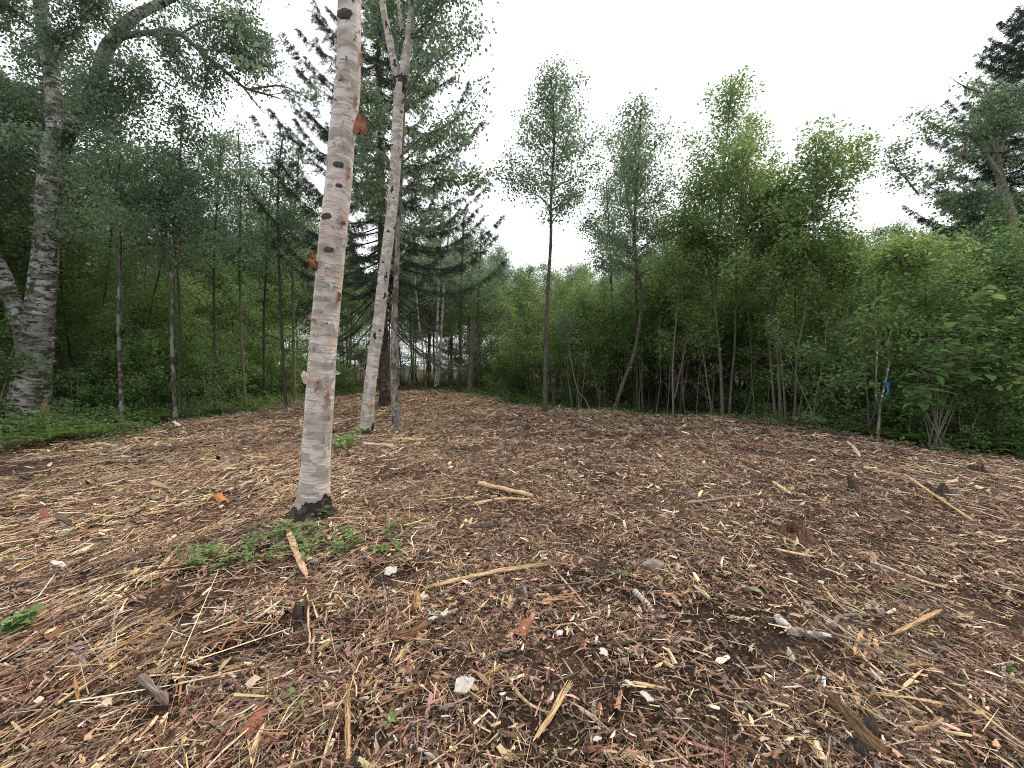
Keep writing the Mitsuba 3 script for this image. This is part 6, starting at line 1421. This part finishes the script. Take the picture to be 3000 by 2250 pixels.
def build_items():
    rng = np.random.default_rng(61)
    for kind, mat, w, pts, label, lift, nm in ITEMS:
        p = to_ground(pts, lift + w * .25)
        name, cat = KINDS.get(kind, (nm, nm.replace('_', ' ') if nm else ''))
        key = fresh(nm or name)
        m = MATS.get(mat, 'm_' + mat)
        if kind == 'pole':
            q = curve(p, 5) if len(p) > 2 else np.linspace(p[0], p[1], 9)
            k = len(q)
            q = q + np.cumsum(rng.normal(0, w * .07, (k, 3)), 0)
            f = np.linspace(0, 1, k)
            r = w * .5 * (1.05 - .3 * f) * (1 + .1 * np.sin(f * 17 + rng.uniform(0, 6)))
            A = Acc()
            tube(A, q, r, 9, wob=.07, rng=rng, u0=rng.uniform(0, 4))
            if w * 12 < np.linalg.norm(q[-1] - q[0]) and rng.uniform() < .6:
                j = k // 2; a = q[j]; d = unit(q[-1] - q[0]); e = unit(np.cross(d, [0, 0, 1])) * rng.choice([-1, 1])
                tube(A, np.array([a, a + (d * .6 + e * .6) * w * 1.6 + [0, 0, w * .5]]), [w * .28, w * .1], 6)
            scene[key] = A.shape(m, True, False)
        elif kind == 'plank':
            scene[key] = plank_mesh(rng, p, w, max(.006, w * .3)).shape(m, False, False)
        elif kind == 'fray':
            scene[key] = fray_mesh(rng, p, w).shape(m, True, False)
        elif kind == 'log':
            q = np.linspace(p[0], p[-1], 9) if len(p) < 3 else curve(p, 4)
            A = Acc()
            tube(A, q, w * .5 * (1 + .18 * np.sin(np.linspace(0, 9, len(q)))) * np.clip(np.minimum(np.linspace(.5, 9, len(q)), np.linspace(9, .5, len(q))), 0, 1), 12, wob=.16, rng=rng, flat=.8)
            scene[key] = A.shape(m, True, False)
        elif kind == 'block':
            scene[key] = plank_mesh(rng, p, w, w * .55).shape(m, False, False)
        elif kind == 'plate':
            c = p.mean(0); L = max(np.linalg.norm(p[-1] - p[0]), .05)
            col = {'grey': (.17, .16, .145), 'red': (.20, .08, .045), 'orange': (.36, .13, .05)}[mat]
            ax = unit(p[-1] - p[0]); sd = unit(np.cross(ax, [0, 0, 1.0]))
            a, b = np.meshgrid(np.linspace(-.5, .5, 9), np.linspace(-1.25, 1.25, 9), indexing='ij')
            jag = rng.normal(0, .05, a.shape)
            R = w * .6
            v = c + (a + jag)[..., None] * ax * L + (np.sin(b) * R)[..., None] * sd + ((np.cos(b) - .5) * R * (1 + .5 * a))[..., None] * np.array([0, 0, 1.0])
            v = v + (meshkit.fbm(v * 25, 3, 4)[..., None] - .5) * w * .35
            q = np.array([[i * 9 + j, i * 9 + j + 1, (i + 1) * 9 + j + 1, (i + 1) * 9 + j] for i in range(8) for j in range(8)])
            f = np.vstack([q[:, [0, 1, 2]], q[:, [0, 2, 3]]]); vv = v.reshape(-1, 3)
            A = Acc()
            tone = lambda k: np.array(col) * k * (.35 + 1.3 * meshkit.fbm(vv * 60, 3, 8)[:, None])
            A.add(vv, f, tone(1)); A.add(vv - [0, 0, .004], f[:, ::-1], tone(.8))
            scene[key] = A.shape('m_bark_sheet', True)
        elif kind == 'flake':
            c = p[0]
            a, b = np.meshgrid(np.linspace(-.5, .5, 7), np.linspace(-.5, .5, 7), indexing='ij')
            th = rng.uniform(0, 6.28)
            e, g = np.array([math.cos(th), math.sin(th), .15]), np.array([-math.sin(th), math.cos(th), .3])
            v = c + (a * (1 - .5 * b ** 2) + rng.normal(0, .05, a.shape))[..., None] * e * w * 1.1 + (b + rng.normal(0, .06, a.shape))[..., None] * g * w * .85
            v[..., 2] += ((.6 - 2.2 * b ** 2) * .14 + .35 * (meshkit.fbm(v * 40, 3, 2) - .5)) * w + .006
            q = np.array([[i * 7 + j, i * 7 + j + 1, (i + 1) * 7 + j + 1, (i + 1) * 7 + j] for i in range(6) for j in range(6)])
            f = np.vstack([q[:, [0, 1, 2]], q[:, [0, 2, 3]]]); vv = v.reshape(-1, 3)
            base = (.48, .37, .31) if 'pink' in label else (.52, .45, .33) if 'cream' in label else (.45, .43, .41) if 'grey' in label else (.46, .43, .40)
            A = Acc()
            tone = np.array(base) * (.45 + .95 * meshkit.fbm(vv * 70, 3, 5)[:, None])
            A.add(vv, f, tone); A.add(vv - [0, 0, .003], f[:, ::-1], tone * .85)
            scene[key] = A.shape('m_bark_sheet', True)
            cat = 'bark piece'
        elif kind == 'stone':
            m_ = trimesh.creation.icosphere(3, 1.0)
            v = m_.vertices * (1 + .4 * (meshkit.fbm(m_.vertices * 1.6, 4, len(key)) - .5)[:, None])
            v = v * np.array([w * .55, w * .4, w * .3]) if mat == 'stone' else v * np.array([w * .5, w * .18, w * .42])
            scene[key] = mikit.ply((v + p.mean(0), m_.faces), 'm_stone', True if mat == 'stone' else 25)
        name_it(key, label, cat or name.replace('_', ' '))


build_items()


def build_stumps():
    rng = np.random.default_rng(62)
    for (x, y), kind, r, h, label in STUMPS:
        key = fresh('tree_stump')
        z = float(hz(x, y))
        n = 22
        ang = np.linspace(0, 2 * np.pi, n + 1)
        if kind == 'torn':      # hollow, with one tall blade leaning away
            A = Acc()
            for i in range(15):
                a = i / 15 * 6.28 + rng.uniform(-.2, .2); k = rng.uniform(.3, 1) * (1.3 if 1 < a < 4.4 else .6)
                d = np.array([math.cos(a), math.sin(a)])
                b, e = np.array([x, y]) + d * r * .85, np.array([x, y]) + d * r * .75 + rng.normal(0, .012, 2)
                tube(A, np.linspace([*b, z - .03], [*e, z + .09 * k], 5), r * np.array([.30, .26, .24, .18, .05]), 6, wob=.2, rng=rng, u0=i)
            scene[key + '__stump_shell'] = A.shape('m_dark', False, False)
            B = Acc()
            for i in range(9):
                o = (i - 4) * .0075
                k = 1 - .16 * abs(i - 3) / 4 - .12 * rng.uniform()
                q = np.linspace([x + .07 + o, y - .02 + o * .4, z - .02], [x + .07 - .36 * k + o * .5, y - .03 + rng.normal(0, .006), z + .02 + .32 * k], 8)
                q = q + rng.normal(0, .003, q.shape) + np.array([0, 0, -.03]) * np.sin(np.linspace(0, 3.14, 8))[:, None]
                tube(B, q, np.linspace(.013, .0012, 8), 6, wob=.2, rng=rng, flat=.6, u0=i)
            scene[key + '__split_blade'] = B.shape('m_brown', False, False)
        elif kind == 'chunk':
            A = Acc()
            q = curve(np.array([[x + .05, y, z - .03], [x + .02, y, z + h * .4], [x - .04, y, z + h]]), 4)
            tube(A, q, r * np.array([.8, 1, 1.1, 1.05, 1, .85, .7, .5, .2]), 10, wob=.16, rng=rng, flat=.7)
            scene[key] = A.shape('m_dark', False, False)
        elif kind == 'burst':
            A = Acc()
            for i in range(12):
                a = rng.uniform(0, 6.28); k = rng.uniform(.4, 1)
                b = np.array([x + math.cos(a) * r * .5, y + math.sin(a) * r * .5, z - .05])
                e = np.array([x + math.cos(a) * r * .7, y + math.sin(a) * r * .7, z + h * k])
                tube(A, np.linspace(b, e, 6), r * np.array([.42, .4, .34, .28, .2, .06]), 7, wob=.15, rng=rng, flat=.7, u0=i)
            scene[key] = A.shape('m_tan', False, False)
        else:
            A = Acc()
            m = {'ragged': 16, 'snag': 8, 'low': 10}[kind]
            for i in range(m):
                a = i / m * 6.28 + rng.uniform(-.2, .2); k = rng.uniform(.35, 1)
                d = np.array([math.cos(a), math.sin(a)])
                b, e = np.array([x, y]) + d * r * .8, np.array([x, y]) + d * r * (.55 if kind != 'snag' else .12) + rng.normal(0, .01, 2)
                tube(A, np.linspace([*b, z - .03], [*e, z + h * k], 5), r * np.array([.42, .36, .3, .2, .05]), 6, wob=.16, rng=rng, u0=i)
            if kind == 'snag':
                for i in range(4):
                    a = i * 1.5 + .4
                    tube(A, np.array([[x, y, z + .05], [x + math.cos(a) * r * 1.2, y + math.sin(a) * r * 1.2, z + .04], [x + math.cos(a) * r * 2.4, y + math.sin(a) * r * 2.4, z + .01]]), [r * .3, r * .2, r * .06], 6, wob=.1, rng=rng)
            scene[key] = A.shape('m_rot' if kind == 'ragged' else 'm_dark', False, False)
        name_it(key, label, 'stump')


build_stumps()


def build_splinters():
    """the many loose splinters: the largest ones, each by itself"""
    rng = np.random.default_rng(63)
    stock = []
    mats = ['m_pale', 'm_pale', 'm_tan', 'm_white', 'm_pale', 'm_orange', 'm_greytan', 'm_tan', 'm_brown', 'm_grey', 'm_pale', 'm_dark']
    for i, mt in enumerate(mats):
        L, w = rng.uniform(.18, .40), rng.uniform(.007, .016)
        p = np.array([[-L / 2, 0, 0], [0, rng.normal(0, .02), rng.uniform(0, .012)], [L / 2, 0, 0]])
        stock.append((plank_mesh(rng, p, w, w * .5) if i % 3 else fray_mesh(rng, p, w * 1.2)).shape(mt, False, False))
    said = {'m_pale': ('pale', 'loose pale wood splinter'), 'm_white': ('pale', 'loose pale wood splinter'), 'm_tan': ('tan', 'loose tan wood splinter'), 'm_orange': ('tan', 'loose tan wood splinter'), 'm_brown': ('brown', 'loose brown wood splinter'), 'm_greytan': ('brown', 'loose brown wood splinter'), 'm_grey': ('dark', 'loose dark wood splinter'), 'm_dark': ('dark', 'loose dark wood splinter')}
    x, y = spots(rng, 215, 1.5, 9.5, -.2)
    x2, y2 = spots(rng, 45, 9.5, 17, -.2)
    x, y = np.append(x, x2), np.append(y, y2)
    th = heading(rng, x, y, len(x))
    for i in range(len(x)):
        j = int(rng.integers(len(stock)))
        s = rng.uniform(.55, 1.25) * (1 + .03 * y[i])
        mk = min(MARKS, key=lambda m: (m[0] - x[i]) ** 2 + (m[1] - y[i]) ** 2)
        side = 'close to ' + mk[2]
        key = fresh('wood_splinter')
        scene[key] = {**stock[j], 'to_world': T().translate([float(x[i]), float(y[i]), float(hz(x[i], y[i])) + .035]).rotate([0, 0, 1], math.degrees(th[i])).rotate([0, 1, 0], float(rng.normal(0, 6))).scale(float(s))}
        k, l = said[mats[j]]
        name_it(key, f'{l} lying {side}', 'splinter', f'{k} splinters {side}')


build_splinters()
